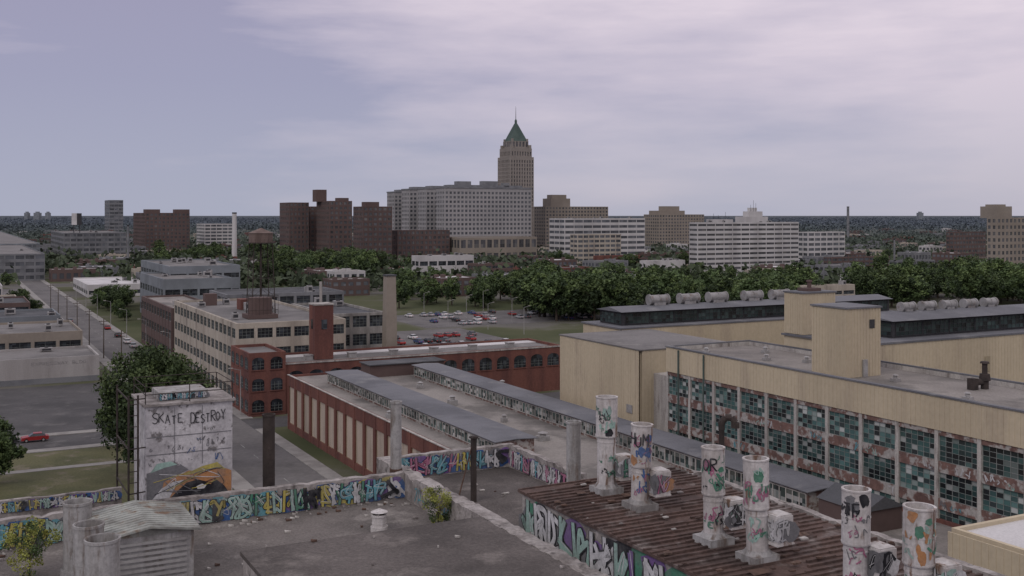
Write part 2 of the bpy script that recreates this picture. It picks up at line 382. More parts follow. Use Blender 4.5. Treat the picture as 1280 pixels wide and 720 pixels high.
db=MB()
for _ in range(260):
    x=rng.choice([rng.uniform(20.9,34),rng.uniform(21,21.45),rng.uniform(29.5,34)]); y=rng.uniform(25,52)
    z=28.53 if 21.4<x<29.3 and y<40 else 26.03
    if x>28 and y>44: continue
    s=rng.uniform(.06,.34); t=rng.uniform(-.3,.3)
    db.add([(x,y,z),(x+s,y+t*s,z),(x+s,y+s*.6,z+.1*s),(x-t*s,y+s*.6,z+.1*s),(x,y,z+.12*s+.03),(x+s,y+t*s,z+.05),(x+s,y+s*.6,z+.22*s),(x-t*s,y+s*.6,z+.16*s)],
           [(0,3,2,1),(4,5,6,7),(0,1,5,4),(1,2,6,5),(2,3,7,6),(3,0,4,7)],rng.choice([0,1,1,1,2]))
for _ in range(300):
    x=rng.uniform(-18,20); y=rng.choice([rng.uniform(48.2,49.5),rng.uniform(25,49)]); z=26.03
    if 9<x<20 and y<40.5: z=27.63
    s=rng.uniform(.05,.25)
    db.add([(x,y,z),(x+s,y,z),(x+s,y+s*.6,z),(x,y+s*.6,z),(x,y,z+.06),(x+s,y,z+.09),(x+s,y+s*.6,z+.05),(x,y+s*.6,z+.1)],
           [(0,3,2,1),(4,5,6,7),(0,1,5,4),(1,2,6,5),(2,3,7,6),(3,0,4,7)],rng.choice([0,1,2]))
o=db.build('rubble',['parapet','rust','palecrete'],None,(0,0,0),TH,'stuff'); tag(o,'broken masonry and rusty scrap scattered over the derelict factory roof','rubble')
# ---------------------------------------------------------------- graffiti
def smoothp(p,k=6):
    if len(p)<3: 
        return [(p[0][0]+(p[1][0]-p[0][0])*i/k,p[0][1]+(p[1][1]-p[0][1])*i/k) for i in range(k+1)]
    q=[p[0]]+list(p)+[p[-1]]; out=[]
    for i in range(1,len(q)-2):
        for j in range(k):
            t=j/k; a,b,c,d=q[i-1],q[i],q[i+1],q[i+2]
            out.append(tuple(.5*((2*b[n])+(-a[n]+c[n])*t+(2*a[n]-5*b[n]+4*c[n]-d[n])*t*t+(-a[n]+3*b[n]-3*c[n]+d[n])*t**3) for n in (0,1)))
    out.append(p[-1]); return out
def ribbon(mb,pts,w,fn,off,mi,lim=None):
    p=smoothp(pts)
    vs=[];n=len(p)
    for i in range(n):
        a=p[max(0,i-1)];b=p[min(n-1,i+1)];dx,dy=b[0]-a[0],b[1]-a[1];l=math.hypot(dx,dy) or 1
        nx,ny=-dy/l*w/2,dx/l*w/2
        for sg in (1,-1):
            s,t=p[i][0]+nx*sg,p[i][1]+ny*sg
            if lim: t=min(max(t,lim[0]),lim[1])
            vs.append(fn(s,t,off))
    mb.add(vs,[(2*i,2*i+1,2*i+3,2*i+2) for i in range(n-1)],mi)
def blob(mb,s,t,rs,rt,fn,off,mi,lim,rg,n=14):
    vs=[]
    for i in range(n):
        a=2*math.pi*i/n; k=rg.uniform(.75,1.15)
        vs.append(fn(s+rs*k*math.cos(a),min(max(t+rt*k*math.sin(a),lim[0]),lim[1]),off))
    vs.append(fn(s,min(max(t,lim[0]),lim[1]),off)); mb.add(vs,[(i,(i+1)%n,n) for i in range(n)],mi)
def piece(mb,s0,s1,t0,t1,fn,rg,fills,bg,outline='g_black',hl='g_white',sw=.17,cw=.66):
    h=t1-t0; lim=(t0,t1); k=[0]
    def off(): k[0]+=1; return .012+(k[0]%80)*.0010
    n=int((s1-s0)/(h*.3))+1
    for i in range(n): blob(mb,s0+(i+.5)*(s1-s0)/n,t0+h*rg.uniform(.25,.75),h*rg.uniform(.3,.55),h*rg.uniform(.3,.5),fn,off(),GI[rg.choice(bg)],lim,rg)
    s=s0+h*.05
    while s<s1-h*.35:
        w=h*rg.uniform(.4,.65); fill=rg.choice(fills)
        strokes=[]
        for _ in range(rg.choice([2,3,3,4])):
            P=[(s+(rg.random()*1.3-.15)*w,t0+h*(.06+.88*rg.random())) for _ in range(rg.choice([3,4]))]
            strokes.append(P)
        x_=s+w*rg.uniform(0,.3); strokes.append([(x_,t0+h*.05),(x_+w*rg.uniform(-.2,.3),t0+h*.95)])
        for P in strokes: ribbon(mb,P,h*sw,fn,off(),GI[outline],lim)
        for P in strokes: ribbon(mb,P,h*sw*.62,fn,off(),GI[fill],lim)
        for P in strokes[:2]: ribbon(mb,[(x+h*.02,y+h*.03) for x,y in P],h*.018,fn,off(),GI[hl],lim)
        s+=w*cw
def scrib(mb,s,t,size,fn,rg,col,n=5,wd=.08):
    for q in range(n):
        x=s+q*size*.6
        P=[(x+rg.random()*size*.6,t+rg.random()*size) for _ in range(rg.choice([3,4,5]))]
        ribbon(mb,P,size*wd,fn,.02+q*.001,GI[col])
LT={'S':[[(1,.88),(.55,1),(.05,.8),(.3,.55),(.8,.42),(.95,.18),(.5,0),(0,.12)]],'K':[[(0,0),(0,1)],[(1,1),(.05,.5)],[(.2,.55),(1,0)]],
'A':[[(0,0),(.5,1)],[(.5,1),(1,0)],[(.2,.4),(.8,.4)]],'T':[[(0,1),(1,1)],[(.5,1),(.5,0)]],'E':[[(0,0),(0,1)],[(0,1),(.9,1)],[(0,.5),(.7,.5)],[(0,0),(.9,0)]],
'D':[[(0,0),(0,1)],[(0,1),(.7,.9),(1,.5),(.7,.1),(0,0)]],'R':[[(0,0),(0,1)],[(0,1),(.8,.95),(.9,.65),(.1,.5)],[(.2,.5),(1,0)]],'O':[[(.5,1),(0,.7),(0,.3),(.5,0),(1,.3),(1,.7),(.5,1)]],
'Y':[[(0,1),(.5,.5)],[(1,1),(.5,.5)],[(.5,.5),(.5,0)]],'F':[[(0,0),(0,1)],[(0,1),(.9,1)],[(0,.5),(.7,.5)]],'B':[[(0,0),(0,1)],[(0,1),(.8,.95),(.7,.6),(0,.5)],[(0,.5),(.9,.4),(.9,.1),(0,0)]],
'N':[[(0,0),(0,1)],[(0,1),(1,0)],[(1,0),(1,1)]],'C':[[(1,.85),(.5,1),(0,.6),(.1,.2),(.5,0),(1,.15)]],'M':[[(0,0),(0,1)],[(0,1),(.5,.4)],[(.5,.4),(1,1)],[(1,1),(1,0)]],
'L':[[(0,1),(0,0)],[(0,0),(.9,0)]],'G':[[(1,.85),(.5,1),(0,.6),(.1,.2),(.5,0),(1,.2),(1,.45),(.6,.45)]],'P':[[(0,0),(0,1)],[(0,1),(.8,.95),(.9,.65),(.1,.5)]],'X':[[(0,0),(1,1)],[(0,1),(1,0)]],'W':[[(0,1),(.25,0)],[(.25,0),(.5,.7)],[(.5,.7),(.75,0)],[(.75,0),(1,1)]],'I':[[(.5,0),(.5,1)]],'H':[[(0,0),(0,1)],[(1,0),(1,1)],[(0,.5),(1,.5)]],'U':[[(0,1),(.05,.2),(.5,0),(.95,.2),(1,1)]],'V':[[(0,1),(.5,0)],[(.5,0),(1,1)]]}
jr=random.Random(2)
def write(mb,txt,s,t,w,h,fn,mi,lw=None,off=.03,gap=.35,jit=0.):
    for i,ch in enumerate(txt):
        dj=jr.uniform(-jit,jit)*h; kj=1+jr.uniform(-jit,jit)
        for j,st_ in enumerate(LT.get(ch,[])):
            ribbon(mb,[(s+i*w*(1+gap)+x*w*kj,t+y*h*kj+dj) for x,y in st_],lw or h*.12,fn,off+j*.0015,mi)
def fnS(y0,z0,x0=0): return lambda s,t,o:(x0+s,y0-o,z0+t)
def fnW(x0,z0,y1): return lambda s,t,o:(x0-o,y1-s,z0+t)
def fnC(cx,cy,z0,r,phi): return lambda s,t,o:(cx+(r+o)*math.cos(phi+s/r),cy+(r+o)*math.sin(phi+s/r),z0+t)
rg=random.Random(21)
def panel(par,s0,s1,t0,t1,f,fills,bg,**k):
    m=MB(); piece(m,s0,s1,t0,t1,f,rg,fills,bg,**k); m.build('graffiti',GP,par)
for a,b_,fi,bg in ((.8,4.6,['g_cyan','g_yellow','g_mint'],['g_blue','g_cyan','g_grey']),(4.4,8.5,['g_yellow','g_mint','g_yellow'],['g_green','g_blue','g_grey']),(8.3,12.4,['g_yellow','g_mint','g_white'],['g_blue','g_cyan','g_blue']),
    (12.2,16.4,['g_mint','g_yellow','g_green'],['g_cyan','g_blue','g_purple']),(16.2,20,['g_cyan','g_white','g_green'],['g_blue','g_yellow','g_purple']),(-6,1,['g_white','g_grey','g_cyan'],['g_grey','g_blue']),(-14,-6,['g_white','g_mint'],['g_grey','g_green'])):
    panel(p1,a,b_,.03,1.15,fnS(49.6,26.03),fi,bg)
panel(p0,-.5,3.6,.5,1.0,fnS(53.75,26.03),['g_yellow','g_white','g_cyan'],['g_blue','g_grey'])
panel(p0,3.4,7.3,.5,1.0,fnS(53.75,26.03),['g_yellow','g_mint','g_white'],['g_blue','g_purple'])
panel(p2,20.85,24.6,.05,1.12,fnS(53.1,26.03),['g_white','g_cyan','g_pink'],['g_blue','g_purple','g_blue'])
panel(p2,24.4,27.6,.05,1.1,fnS(53.1,26.03),['g_white','g_yellow','g_cyan'],['g_grey','g_purple','g_blue'])
panel(p3,.1,3.8,.05,1.0,fnW(27.65,26.03,53),['g_white','g_white','g_cyan','g_pink'],['g_grey','g_purple','g_blue'])
panel(p3,3.8,7.5,.05,1.0,fnW(27.65,26.03,53),['g_white','g_mint','g_pink'],['g_grey','g_purple','g_green'])
panel(pent,.1,6.4,.05,2.2,fnW(21.5,26.03,40),['g_white','g_white','g_mint','g_cyan'],['g_purple','g_black','g_green','g_grey'],sw=.17,cw=.95)
panel(pent,6.2,13,.05,2.2,fnW(21.5,26.03,40),['g_white','g_purple','g_mint','g_white'],['g_green','g_black','g_purple','g_black'],sw=.17,cw=.95)
panel(pent,12.8,20,.05,2.2,fnW(21.5,26.03,40),['g_white','g_cyan','g_green','g_white'],['g_blue','g_purple','g_black'],sw=.17,cw=.95)
for i in range(9):
    mb=MB(); scrib(mb,1+i*3.2,.1,.7,fnW(20.06,26.03,49.3),rg,rg.choice(['g_black','g_cyan','g_white']),3); mb.build('graffiti',GP,p6)
# ---------------------------------------------------------------- ventilation stacks
def stack(u,vb,vt,wpx,seed,lab,txt='',cols=('g_green','g_black')):
    x,y=pix(u,vb,28.42); top=zat(vt,y)-28.42; r=wpx/2*y/F
    rg=random.Random(seed)
    t=empty('ventilation_stack',lab,'ventilation stack',x,y,28.53,TH); t.rotation_euler=(rg.uniform(-.02,.02),rg.uniform(-.02,.02),TH)
    m=MB(); m.box(-.52,.52,-.52,.52,-.1,.16); m.cyl(0,0,.16,.3,.5,r*.95,16); m.build('base','stackgrey',t)
    m=MB(); m.cyl(0,0,.28,top-1.72,r*.86,n=24); m.cyl(0,0,top-1.95,top-1.9,r*.9,n=24); th=m.build('throat','stackpaint',t)
    m=MB(); m.open_cyl(0,0,top-1.73,top-.11,r)
    for zz in (top-1.7,top-.92): m.cyl(0,0,zz,zz+.04,r+.012,n=24)
    m.open_cyl(0,0,top-.12,top-.07,r+.02,t=.08); pp=m.build('pipe','stackpaint',t)
    m=MB(); m.box(r*.5,r*.5+.7,-.75,-.05,.55,1.45); m.box(r*.5+.03,r*.5+.67,-.72,-.08,1.45,1.5); m.box(r*.5-.02,r*.5+.72,-.77,-.03,.5,.55); bx=m.build('duct_box','stackpaint',t)
    ph=math.atan2(-y,-x)-TH
    m=MB(); f=fnC(0,0,top-1.7,r,ph)
    for q in range(5): blob(m,rg.uniform(-r*.9,r*.9),rg.uniform(.15,1.45),rg.uniform(.06,.18),rg.uniform(.08,.25),f,.008+q*.001,GI[rg.choice(cols)],(0,1.55),rg)
    for q in range(9): scrib(m,rg.uniform(-r*1.3,r*.4),rg.uniform(.05,1.15),rg.uniform(.2,.45),f,rg,rg.choice(cols),2,rg.choice([.08,.15]))
    if txt: write(m,txt,-.1-.13*len(txt),.85,.2,.42,f,0,.05,jit=.1)
    m.build('graffiti',GP,pp)
    m=MB(); f=fnC(0,0,.4,r*.86,ph)
    for q in range(7): scrib(m,rg.uniform(-r,r*.2),rg.uniform(.0,.8),rg.uniform(.2,.4),f,rg,rg.choice(cols),2,.12)
    m.build('graffiti',GP,th)
    m=MB(); f=fnS(-.75,.55,r*.5); piece(m,0.03,.68,.04,.86,f,rg,[cols[0],'g_white'],['g_white','g_grey',cols[-1]],sw=.12); m.build('graffiti',GP,bx)
    m=MB(); f=fnW(r*.5,.55,-.05); piece(m,0.03,.68,.04,.86,f,rg,[cols[0],'g_white'],['g_white','g_grey'],sw=.12); m.build('graffiti',GP,bx)
stack(758,616,497,27,1,'white stack with green tag, farthest left of the six on the rusty roof','',('g_green','g_black','g_mint'))
stack(800,636,531,27,2,'graffiti covered white stack, second from the left on the rusty ribbed roof','HUM',('g_pink','g_blue','g_orange'))
stack(892,679,560,29,3,'white stack with black lettering and pink tags, third from the left','OR',('g_black','g_pink','g_green'))
stack(947,701,574,32,4,'white stack with green and pink tags, fourth from the left','',('g_green','g_pink','g_mint'))
stack(1069,746,612,35,5,'white stack tagged TF in black, fifth from the left at the bottom edge','TF',('g_black','g_grey','g_pink'))
stack(1147,770,634,39,6,'wide white stack with green and orange tags, rightmost on the rusty roof','',('g_green','g_orange','g_mint'))
def pipe(name,lab,u,vt,d,zb,wpx,mt,extra=None,cat='vent pipe'):
    x,y=pd(u,d); t=empty(name,lab,cat,x,y,zb); h=zat(vt,d)-zb; r=wpx/2*d/F
    m=MB(); m.open_cyl(0,0,.05,h,r,n=24); m.cyl(0,0,0,.25,r*1.2,n=16); m.open_cyl(0,0,h-.08,h+.02,r+.03,t=.05); m.cyl(0,0,h*.5,h*.5+.04,r+.012,n=24); m.build('pipe',mt,t)
    if extra=='hood':
        m=MB()
        for i in range(3):
            a=i*2.1; m.beam((r*.9*math.cos(a),r*.9*math.sin(a),h-.02),(r*.9*math.cos(a),r*.9*math.sin(a),h+.12),.02)
        m.cyl(0,0,h+.12,h+.25,r*1.2,r*.2,n=16); m.build('hood',mt,t)
    if extra=='band':
        m=MB(); m.cyl(0,0,.3,h*.28,r*1.12,n=16); m.build('band','rust',t)
    if extra=='goose':
        m=MB(); P=[(0,0,h-.3),(0,0,h),(.12,-.1,h+.2),(.32,-.25,h+.22),(.42,-.35,h+.02)]
        for p,q_ in zip(P,P[1:]): m.beam(p,q_,r*1.2,n=10)
        m.cyl(.42,-.35,h-.2,h+.02,r*1.5,n=12); m.build('gooseneck',mt,t)
    return t
pipe('vent_pipe','plain pale grey pipe at the graffiti parapet corner behind the stacks',717,527,51.5,26.02,18,'stackgrey')
pipe('vent_pipe','pale flaking pipe with rusty collar standing by the parapet corner',495,502,54,26.02,14,'stackgrey','band')
pipe('vent_pipe','dark rusted thin pipe rising beside the yellow and blue parapet',336,518,51.9,24.5,15,'darkrust')
pipe('vent_pipe','black goose neck pipe behind the third white stack',902,528,44,28.53,7,'darkrust','goose')
pipe('vent_pipe','short white stub pipe alone on the grey roof',474,643,47.6,26.02,18,'stackpaint','hood')
pipe('roof_tank','tall grey pipe, farthest back of three by the ribbed shed',97,627,42,26.02,34,'stackgrey')
pipe('roof_tank','grey pipe in the middle of three by the ribbed shed',111,655,39,26.02,36,'stackgrey')
pipe('roof_tank','widest grey pipe, nearest of three by the ribbed shed',128,673,36.5,26.02,42,'stackgrey')
x,y=pix(592,628,26); t=empty('steel_post','rusted steel post propped by a slanting strut beside the parapet','post',x,y,26.02)
m=MB(); m.box(-.11,.11,-.11,.11,0,3.2); m.box(-.17,.17,-.17,.17,3.1,3.18); m.build('post','darkrust',t)
m=MB(); m.beam((-.95,-.1,0),(-.1,0,2.7),.035); m.beam((-.1,.1,1.5),(.55,.9,1.3),.03); m.build('strut','rust',t)
# mural tower
t=empty('stair_tower','pale painted stair tower lettered SKATE DESTROY with a mural','tower',*W(8,50.8))
m=MB(); m.box(0,3.9,0,3.3,0,31.3); tw=m.build('wall','muralwall',t)
m=MB(); m.box(-.12,4.02,-.12,3.42,31.31,31.42); m.build('roof_slab','parapet',t)
m=MB(); f=fnS(0,26)
def poly(mb,pts,fn,off,mi): mb.add([fn(s,t_,off) for s,t_ in pts],[tuple(range(len(pts)))],mi)
poly(m,[(0.6,1.1),(3.85,1.1),(3.85,2.05),(3.3,2.3),(2.6,2.1),(1.9,2.25),(1.2,1.95),(.7,1.85)],f,.012,GI['g_orange'])
poly(m,[(1.6,2.05),(2.4,2.1),(3.1,2.25),(3.6,2.12),(3.2,2.5),(2.5,2.38)],f,.0135,GI['g_yellow'])
poly(m,[(0.05,1.1),(.65,1.1),(.8,1.85),(1.3,2.05),(1.9,2.3),(1.5,2.6),(.8,2.5),(.05,2.3)],f,.0145,GI['g_grey'])
poly(m,[(.2,2.3),(.8,2.48),(1.4,2.58),(1.1,2.75),(.5,2.7)],f,.0155,GI['g_mint'])
poly(m,[(1.1,1.1),(3.7,1.1),(3.5,1.4),(3.1,1.75),(2.9,1.5),(2.5,1.72),(2.2,1.78),(1.8,1.7),(1.5,1.45)],f,.018,0)
poly(m,[(0.3,1.1),(1.05,1.1),(1.3,1.55),(1.7,1.85),(1.2,1.8),(.7,1.55)],f,.021,GI['g_white'])
poly(m,[(2.3,1.35),(2.6,1.35),(2.7,1.48),(2.5,1.58),(2.25,1.48)],f,.024,GI['g_white'])
for q in range(10): ribbon(m,[(rg.uniform(.2,3.5),rg.uniform(1.2,2.3)) for _ in range(3)],.03,f,.026+q*.0008,GI[rg.choice(['g_white','g_yellow','g_black','g_grey'])],(1.1,2.6))
write(m,'SKATE',.3,4.5,.21,.42,f,0,.04,jit=.14); write(m,'DESTROY',2.0,4.42,.17,.44,f,0,.04,jit=.14)
for q in range(16): scrib(m,.1+(q%8)*.43,rg.uniform(2.4,3.9),rg.uniform(.2,.4),f,rg,rg.choice(['g_black','g_grey','g_white','g_blue','g_grey']),2)
for s_ in (1.28,2.52): ribbon(m,[(s_,2.5),(s_,5.2)],.025,f,.013,GI['g_grey'])
for t_ in (3.9,3.1): ribbon(m,[(.05,t_),(3.85,t_)],.035,f,.0155,GI['g_grey'])
m.build('graffiti',GP,tw)
m=MB(); m.box(1.3,1.9,-.04,-.012,2.6,2.95); m.build('hatch','rust',t)
m=MB(); m.box(.7,2.9,.6,2.6,31.43,31.8); rb_=m.build('roof_box','stackgrey',t)
m=MB(); piece(m,.72,2.88,.03,.34,fnS(.6,31.43),rg,['g_white','g_cyan','g_blue'],['g_blue','g_grey']); m.build('graffiti',GP,rb_)
m=MB()
for px_,py_ in ((-.75,-.2),(-.75,3.4),(-.35,-.2)): m.beam((px_,py_,0),(px_,py_,31.9),.05)
for k in range(18): m.beam((-.75,-.2,23+k*.5),(-.35,-.2,23+k*.5),.02)
for z_ in (27.5,29.5,31.7): m.beam((-.75,-.2,z_),(-.75,3.4,z_),.04); m.beam((-.75,-.2,z_),(0,0,z_),.03)
for px_,py_ in ((0,0),(3.9,0),(3.9,3.3),(0,3.3),(1.95,0)): m.beam((px_,py_,31.42),(px_,py_,32.2),.025)
for z_ in (31.85,32.2):
    for p_,q_ in (((0,0),(3.9,0)),((3.9,0),(3.9,3.3)),((3.9,3.3),(0,3.3)),((0,3.3),(0,0))): m.beam((*p_,z_),(*q_,z_),.02)
m.build('ladder_frame','darkrust',t)
# ribbed shed
t=empty('roof_shed','low shed with a shallow ribbed pale roof and louvred sides','shed',*W(5.1,41.6),26.02)
m=MB(); m.box(0,3.2,0,3.6,0,2.1); m.build('wall','stackgrey',t)
m=MB()
for i in range(9):
    m.box(.25,2.95,-.07,-.012,.2+i*.2,.2+i*.2+.1); m.box(-.07,-.012,.3,3.3,.2+i*.2,.2+i*.2+.1)
m.build('louvre','metal',t)
m=MB(); xa,xb,xm=-.25,3.45,1.6
for x0,x1,z0,z1 in ((xa,xm,2.12,2.42),(xm,xb,2.42,2.12)):
    m.add([(x0,-.25,z0),(x1,-.25,z1),(x1,3.85,z1),(x0,3.85,z0),(x0,-.25,z0+.06),(x1,-.25,z1+.06),(x1,3.85,z1+.06),(x0,3.85,z0+.06)],[(0,3,2,1),(4,5,6,7),(0,1,5,4),(1,2,6,5),(2,3,7,6),(3,0,4,7)])
    for k in range(14):
        yk=-.2+k*.31; m.beam((x0,yk,z0+.07),(x1,yk,z1+.07),.025,n=5)
m.add([(0,-.012,2.1),(3.2,-.012,2.1),(1.6,-.012,2.4)],[(0,1,2)]); m.build('roof','shedroof',t)
# ================================================================ LOW BUILDING WITH MONITORS
lw=bld('low_factory','long low brick works with beige boarded bays and two roof monitors','building',57,56,30,142,10,wall='redbrick',floors=1,bay=4.6,pier=.95,wh=.68,sill=.12,dep=.35,glass='board',frame='sidedark',nx=1,nz=1,roof='rooflight',par=.4)
m=MB(); m.box(-.4,.0,-.4,142.2,10.01,10.12); m.build('coping','palecrete',lw)
def monitor(root,x0,x1,y0,y1,z0,h,name='roof_monitor',glass='monglass',seg=6.):
    m=MB(); m.box(x0+.4,x1-.4,y0+.4,y1-.4,z0,z0+h); m.build(name,'spandrel',root)
    xm=(x0+x1)/2; m=MB(); z=z0+h+.01
    for a_,b_,za,zb in ((x0,xm,z,z+.15),(xm,x1,z+.15,z)):
        m.add([(a_,y0,za),(b_,y0,zb),(b_,y1,zb),(a_,y1,za),(a_,y0,za+.1),(b_,y0,zb+.1),(b_,y1,zb+.1),(a_,y1,za+.1)],[(0,3,2,1),(4,5,6,7),(0,1,5,4),(1,2,6,5),(2,3,7,6),(3,0,4,7)])
        k=y0+1.
        while k<y1: m.beam((a_,k,za+.1),(b_,k,zb+.1),.02,n=4); k+=5.2
    m.build('monitor_roof','monitorroof',root)
    n=int((y1-y0-1)/seg); w=(y1-y0-1)/n
    gm=MB(); hh=h-.5
    gm.quad((-w/2+.06,-.03,0),(w/2-.06,-.03,0),(w/2-.06,-.03,hh),(-w/2+.06,-.03,hh),1)
    for i in range(7): xx=-w/2+.06+(w-.12)*i/6; gm.box(xx-.05,xx+.05,-.1,-.032,0,hh,0)
    gm.box(-w/2+.1,w/2-.1,-.09,-.032,hh-.1,hh,0); gm.box(-w/2+.1,w/2-.1,-.09,-.032,0,.1,0)
    me=gm.mesh('monitor_window',['palecrete',glass])
    for i in range(n): put('monitor_window',me,root,(x0+.4,y0+.5+(i+.5)*w,z0+.3),-math.pi/2)
monitor(lw,3.6,9.8,64,132,9.62,1.9)
monitor(lw,20.4,25.8,27,132,9.62,2.1)
for (x_,y_,w_,d_,h_) in ((1.2,60,1,1,1.2),(13.5,70,1.4,1.4,1),(14,100,1.2,1.5,1.4),(1.4,95,1,1,.9),(13,50,1.6,1.6,1.2),(28,110,1,1,1.5),(16,118,1,1,1),(15,84,.8,.8,1)):
    mm=MB(); mm.box(0,w_,0,d_,0,h_*.6); mm.cyl(w_/2,d_/2,h_*.6,h_,w_*.3,n=12); mm.cyl(w_/2,d_/2,h_,h_+.2,w_*.5,w_*.1,n=12); mm.build('roof_vent','metal',lw,(x_,y_,9.63))
m=MB(); m.box(0,15,0,5,0,2.2); m.box(-.3,15.3,-.3,5.3,2.21,2.4,1); m.build('roof_house',['brownbrick','roofdark'],lw,(13,134,9.63))
m=MB(); m.box(0,5,0,6,0,2.2); m.add([(-.2,-.2,2.2),(5.2,-.2,2.2),(5.2,6.2,2.2),(-.2,6.2,2.2),(2.5,-.2,3.4),(2.5,6.2,3.4)],[(0,4,5,3),(1,2,5,4),(0,1,4),(2,3,5)],1); m.build('roof_hut',['brownbrick','roofdark'],lw,(20,19,9.63))
# ================================================================ YELLOW FACTORY
def siding(root,face,x0,y0,Ln,z0,z1,name='siding',step=.6):
    m=MB(); lb=Ln
    fb(m,face,x0,y0,lb,0,Ln,.31,.38,z0,z1)
    n=int(Ln/step)
    for i in range(n):
        s=(i+.5)*Ln/n; fb(m,face,x0,y0,lb,s-.1,s+.1,.38,.41,z0,z1)
    return m.build(name,'siding',root)
x,y=W(87,40)
yf=empty('yellow_factory','four storey factory with yellow ribbed siding above long rows of teal windows','building',x,y); FOOT.append((87,101,40,120))
mb=MB(); wins=[]
block(mb,wins,0,0,14,80,0,22,5,bay=5.07,pier=.45,wh=.7,dep=.3,par=.5,top=3.4,bot=.4,faces='SW',mi=0,pmi=0,smi=1,sill=.2)
ywall=mb.build('wall',['palecrete','spandrel'],yf)
windows(yf,wins,'facglass','sash',nx=6,nz=5,child=True,fr=.05)
m=MB()
for _ in range(60):
    j=rg.choice([1,2,3,4]); z_=.4+j*3.64+.728-1.05
    scrib(m,rg.uniform(1,78),z_,rg.uniform(.6,.95),fnW(-.25,0,80),rg,rg.choice(['g_white','g_white','g_grey','g_cyan','g_mint']),rg.choice([2,4]),.12)
m.build('graffiti',GP,ywall,kind='stuff')
q=MB(); q.quad((.35,.35,21.52),(13.65,.35,21.52),(13.65,79.65,21.52),(.35,79.65,21.52)); q.build('roof','rooflight',yf)
siding(yf,'W',0,0,80,18.75,22.02); siding(yf,'S',0,0,14,18.75,22.02)
m=MB(); m.box(-.5,.1,-.5,80.1,22.03,22.2); m.box(.11,14.1,-.5,.1,22.03,22.2); m.box(13.8,14.12,.11,80.1,22.03,22.2); m.box(.11,13.78,79.8,80.1,22.03,22.2); m.build('coping','monitorroof',yf)
def tower(root,x0,y0,la,lb,z0,z1,nm='roof_tower'):
    m=MB(); m.box(x0,x0+la,y0,y0+lb,z0,z1)
    n=int(la/.45)
    for i in range(n): s=(i+.5)*la/n; m.box(x0+s-.08,x0+s+.08,y0-.04,y0-.001,z0,z1)
    n=int(lb/.45)
    for i in range(n): s=(i+.5)*lb/n; m.box(x0-.04,x0-.001,y0+s-.08,y0+s+.08,z0,z1)
    o=m.build(nm,'siding',root)
    m=MB(); m.box(x0-.15,x0+la+.15,y0-.15,y0+lb+.15,z1+.003,z1+.2); m.build('tower_cap','monitorroof',root); return o
tower(yf,3,50.2,5.2,5.6,21.53,29.3)
m=MB(); m.box(6.4,7.2,50.12,50.2-.045,27.0,28.0); m.build('louvre','darkmetal',yf)
m=MB(); m.box(5.3,5.9,49.9,50.13,21.55,23.5); m.build('door','metal',yf)
m=MB(); m.cyl(0,0,0,.9,.4,n=14); m.cyl(0,0,.9,1.6,.6,.5,n=14); m.cyl(0,0,1.6,2.7,.28,n=12); m.cyl(0,0,2.7,2.9,.5,.4,n=12); m.beam((-1.5,.3,.7),(0,0,.8),.35,n=12); m.box(-2.0,-1.2,-.2,.6,0,1.2)
m.build('blower','darkrust',yf,(10.5,38,21.53))
for k,(x_,y_) in enumerate(((4,20),(8,62),(5,66),(10,72),(3,34),(9,28),(6,46),(11,57),(2.5,75))):
    m=MB(); m.box(-.4,.4,-.4,.4,0,.35); m.cyl(0,0,.35,.7,.22,n=12); m.cyl(0,0,.7,.82,.36,.15,n=12); m.build('roof_vent','metal',yf,(x_,y_,21.53))
for yy in (77,71.6):
    m=MB(); m.beam((-.6,yy,3),(-.6,yy,21.9),.11,n=8); m.build('drain_pipe','copper',yf)
x,y=W(89,129.5); t=empty('yellow_block','windowless yellow sided block at the left end of the factory','building',x,y); FOOT.append((89,106,129,152))
m=MB(); m.box(0,17,0,22.5,0,20.3); m.box(2,17,-9.4,-.01,0,17,1); m.build('wall',['siding','palecrete'],t)
siding(t,'W',0,0,22.5,0,20.31); siding(t,'S',0,0,17,0,20.31)
m=MB(); m.box(-.5,17.2,-.5,22.7,20.33,20.5); m.build('roof','roofgrey',t)
m=MB(); m.box(-.47,-.43,6,7.2,9,11.4); m.build('door','darkmetal',t)
m=MB(); m.box(-.5,-.43,1.5,3,11,12.2); m.build('shutter','metal',t)
def barrel(root,x,y,z,r=1.15,l=3.6,rz=0):
    m=MB(); m.box(-l*.32,l*.32,-.7*r,.7*r,0,r); m.beam((-l/2,0,r*1.1),(l/2,0,r*1.1),r*.85,n=18); m.beam((-l/2-.1,0,r*1.1),(-l/2+.12,0,r*1.1),r,n=18); m.beam((l/2-.12,0,r*1.1),(l/2+.1,0,r*1.1),r,n=18); m.beam((-.08,0,r*1.1),(.08,0,r*1.1),r*.92,n=18)
    m.build('ventilator','ventmetal',root,(x,y,z),rz)
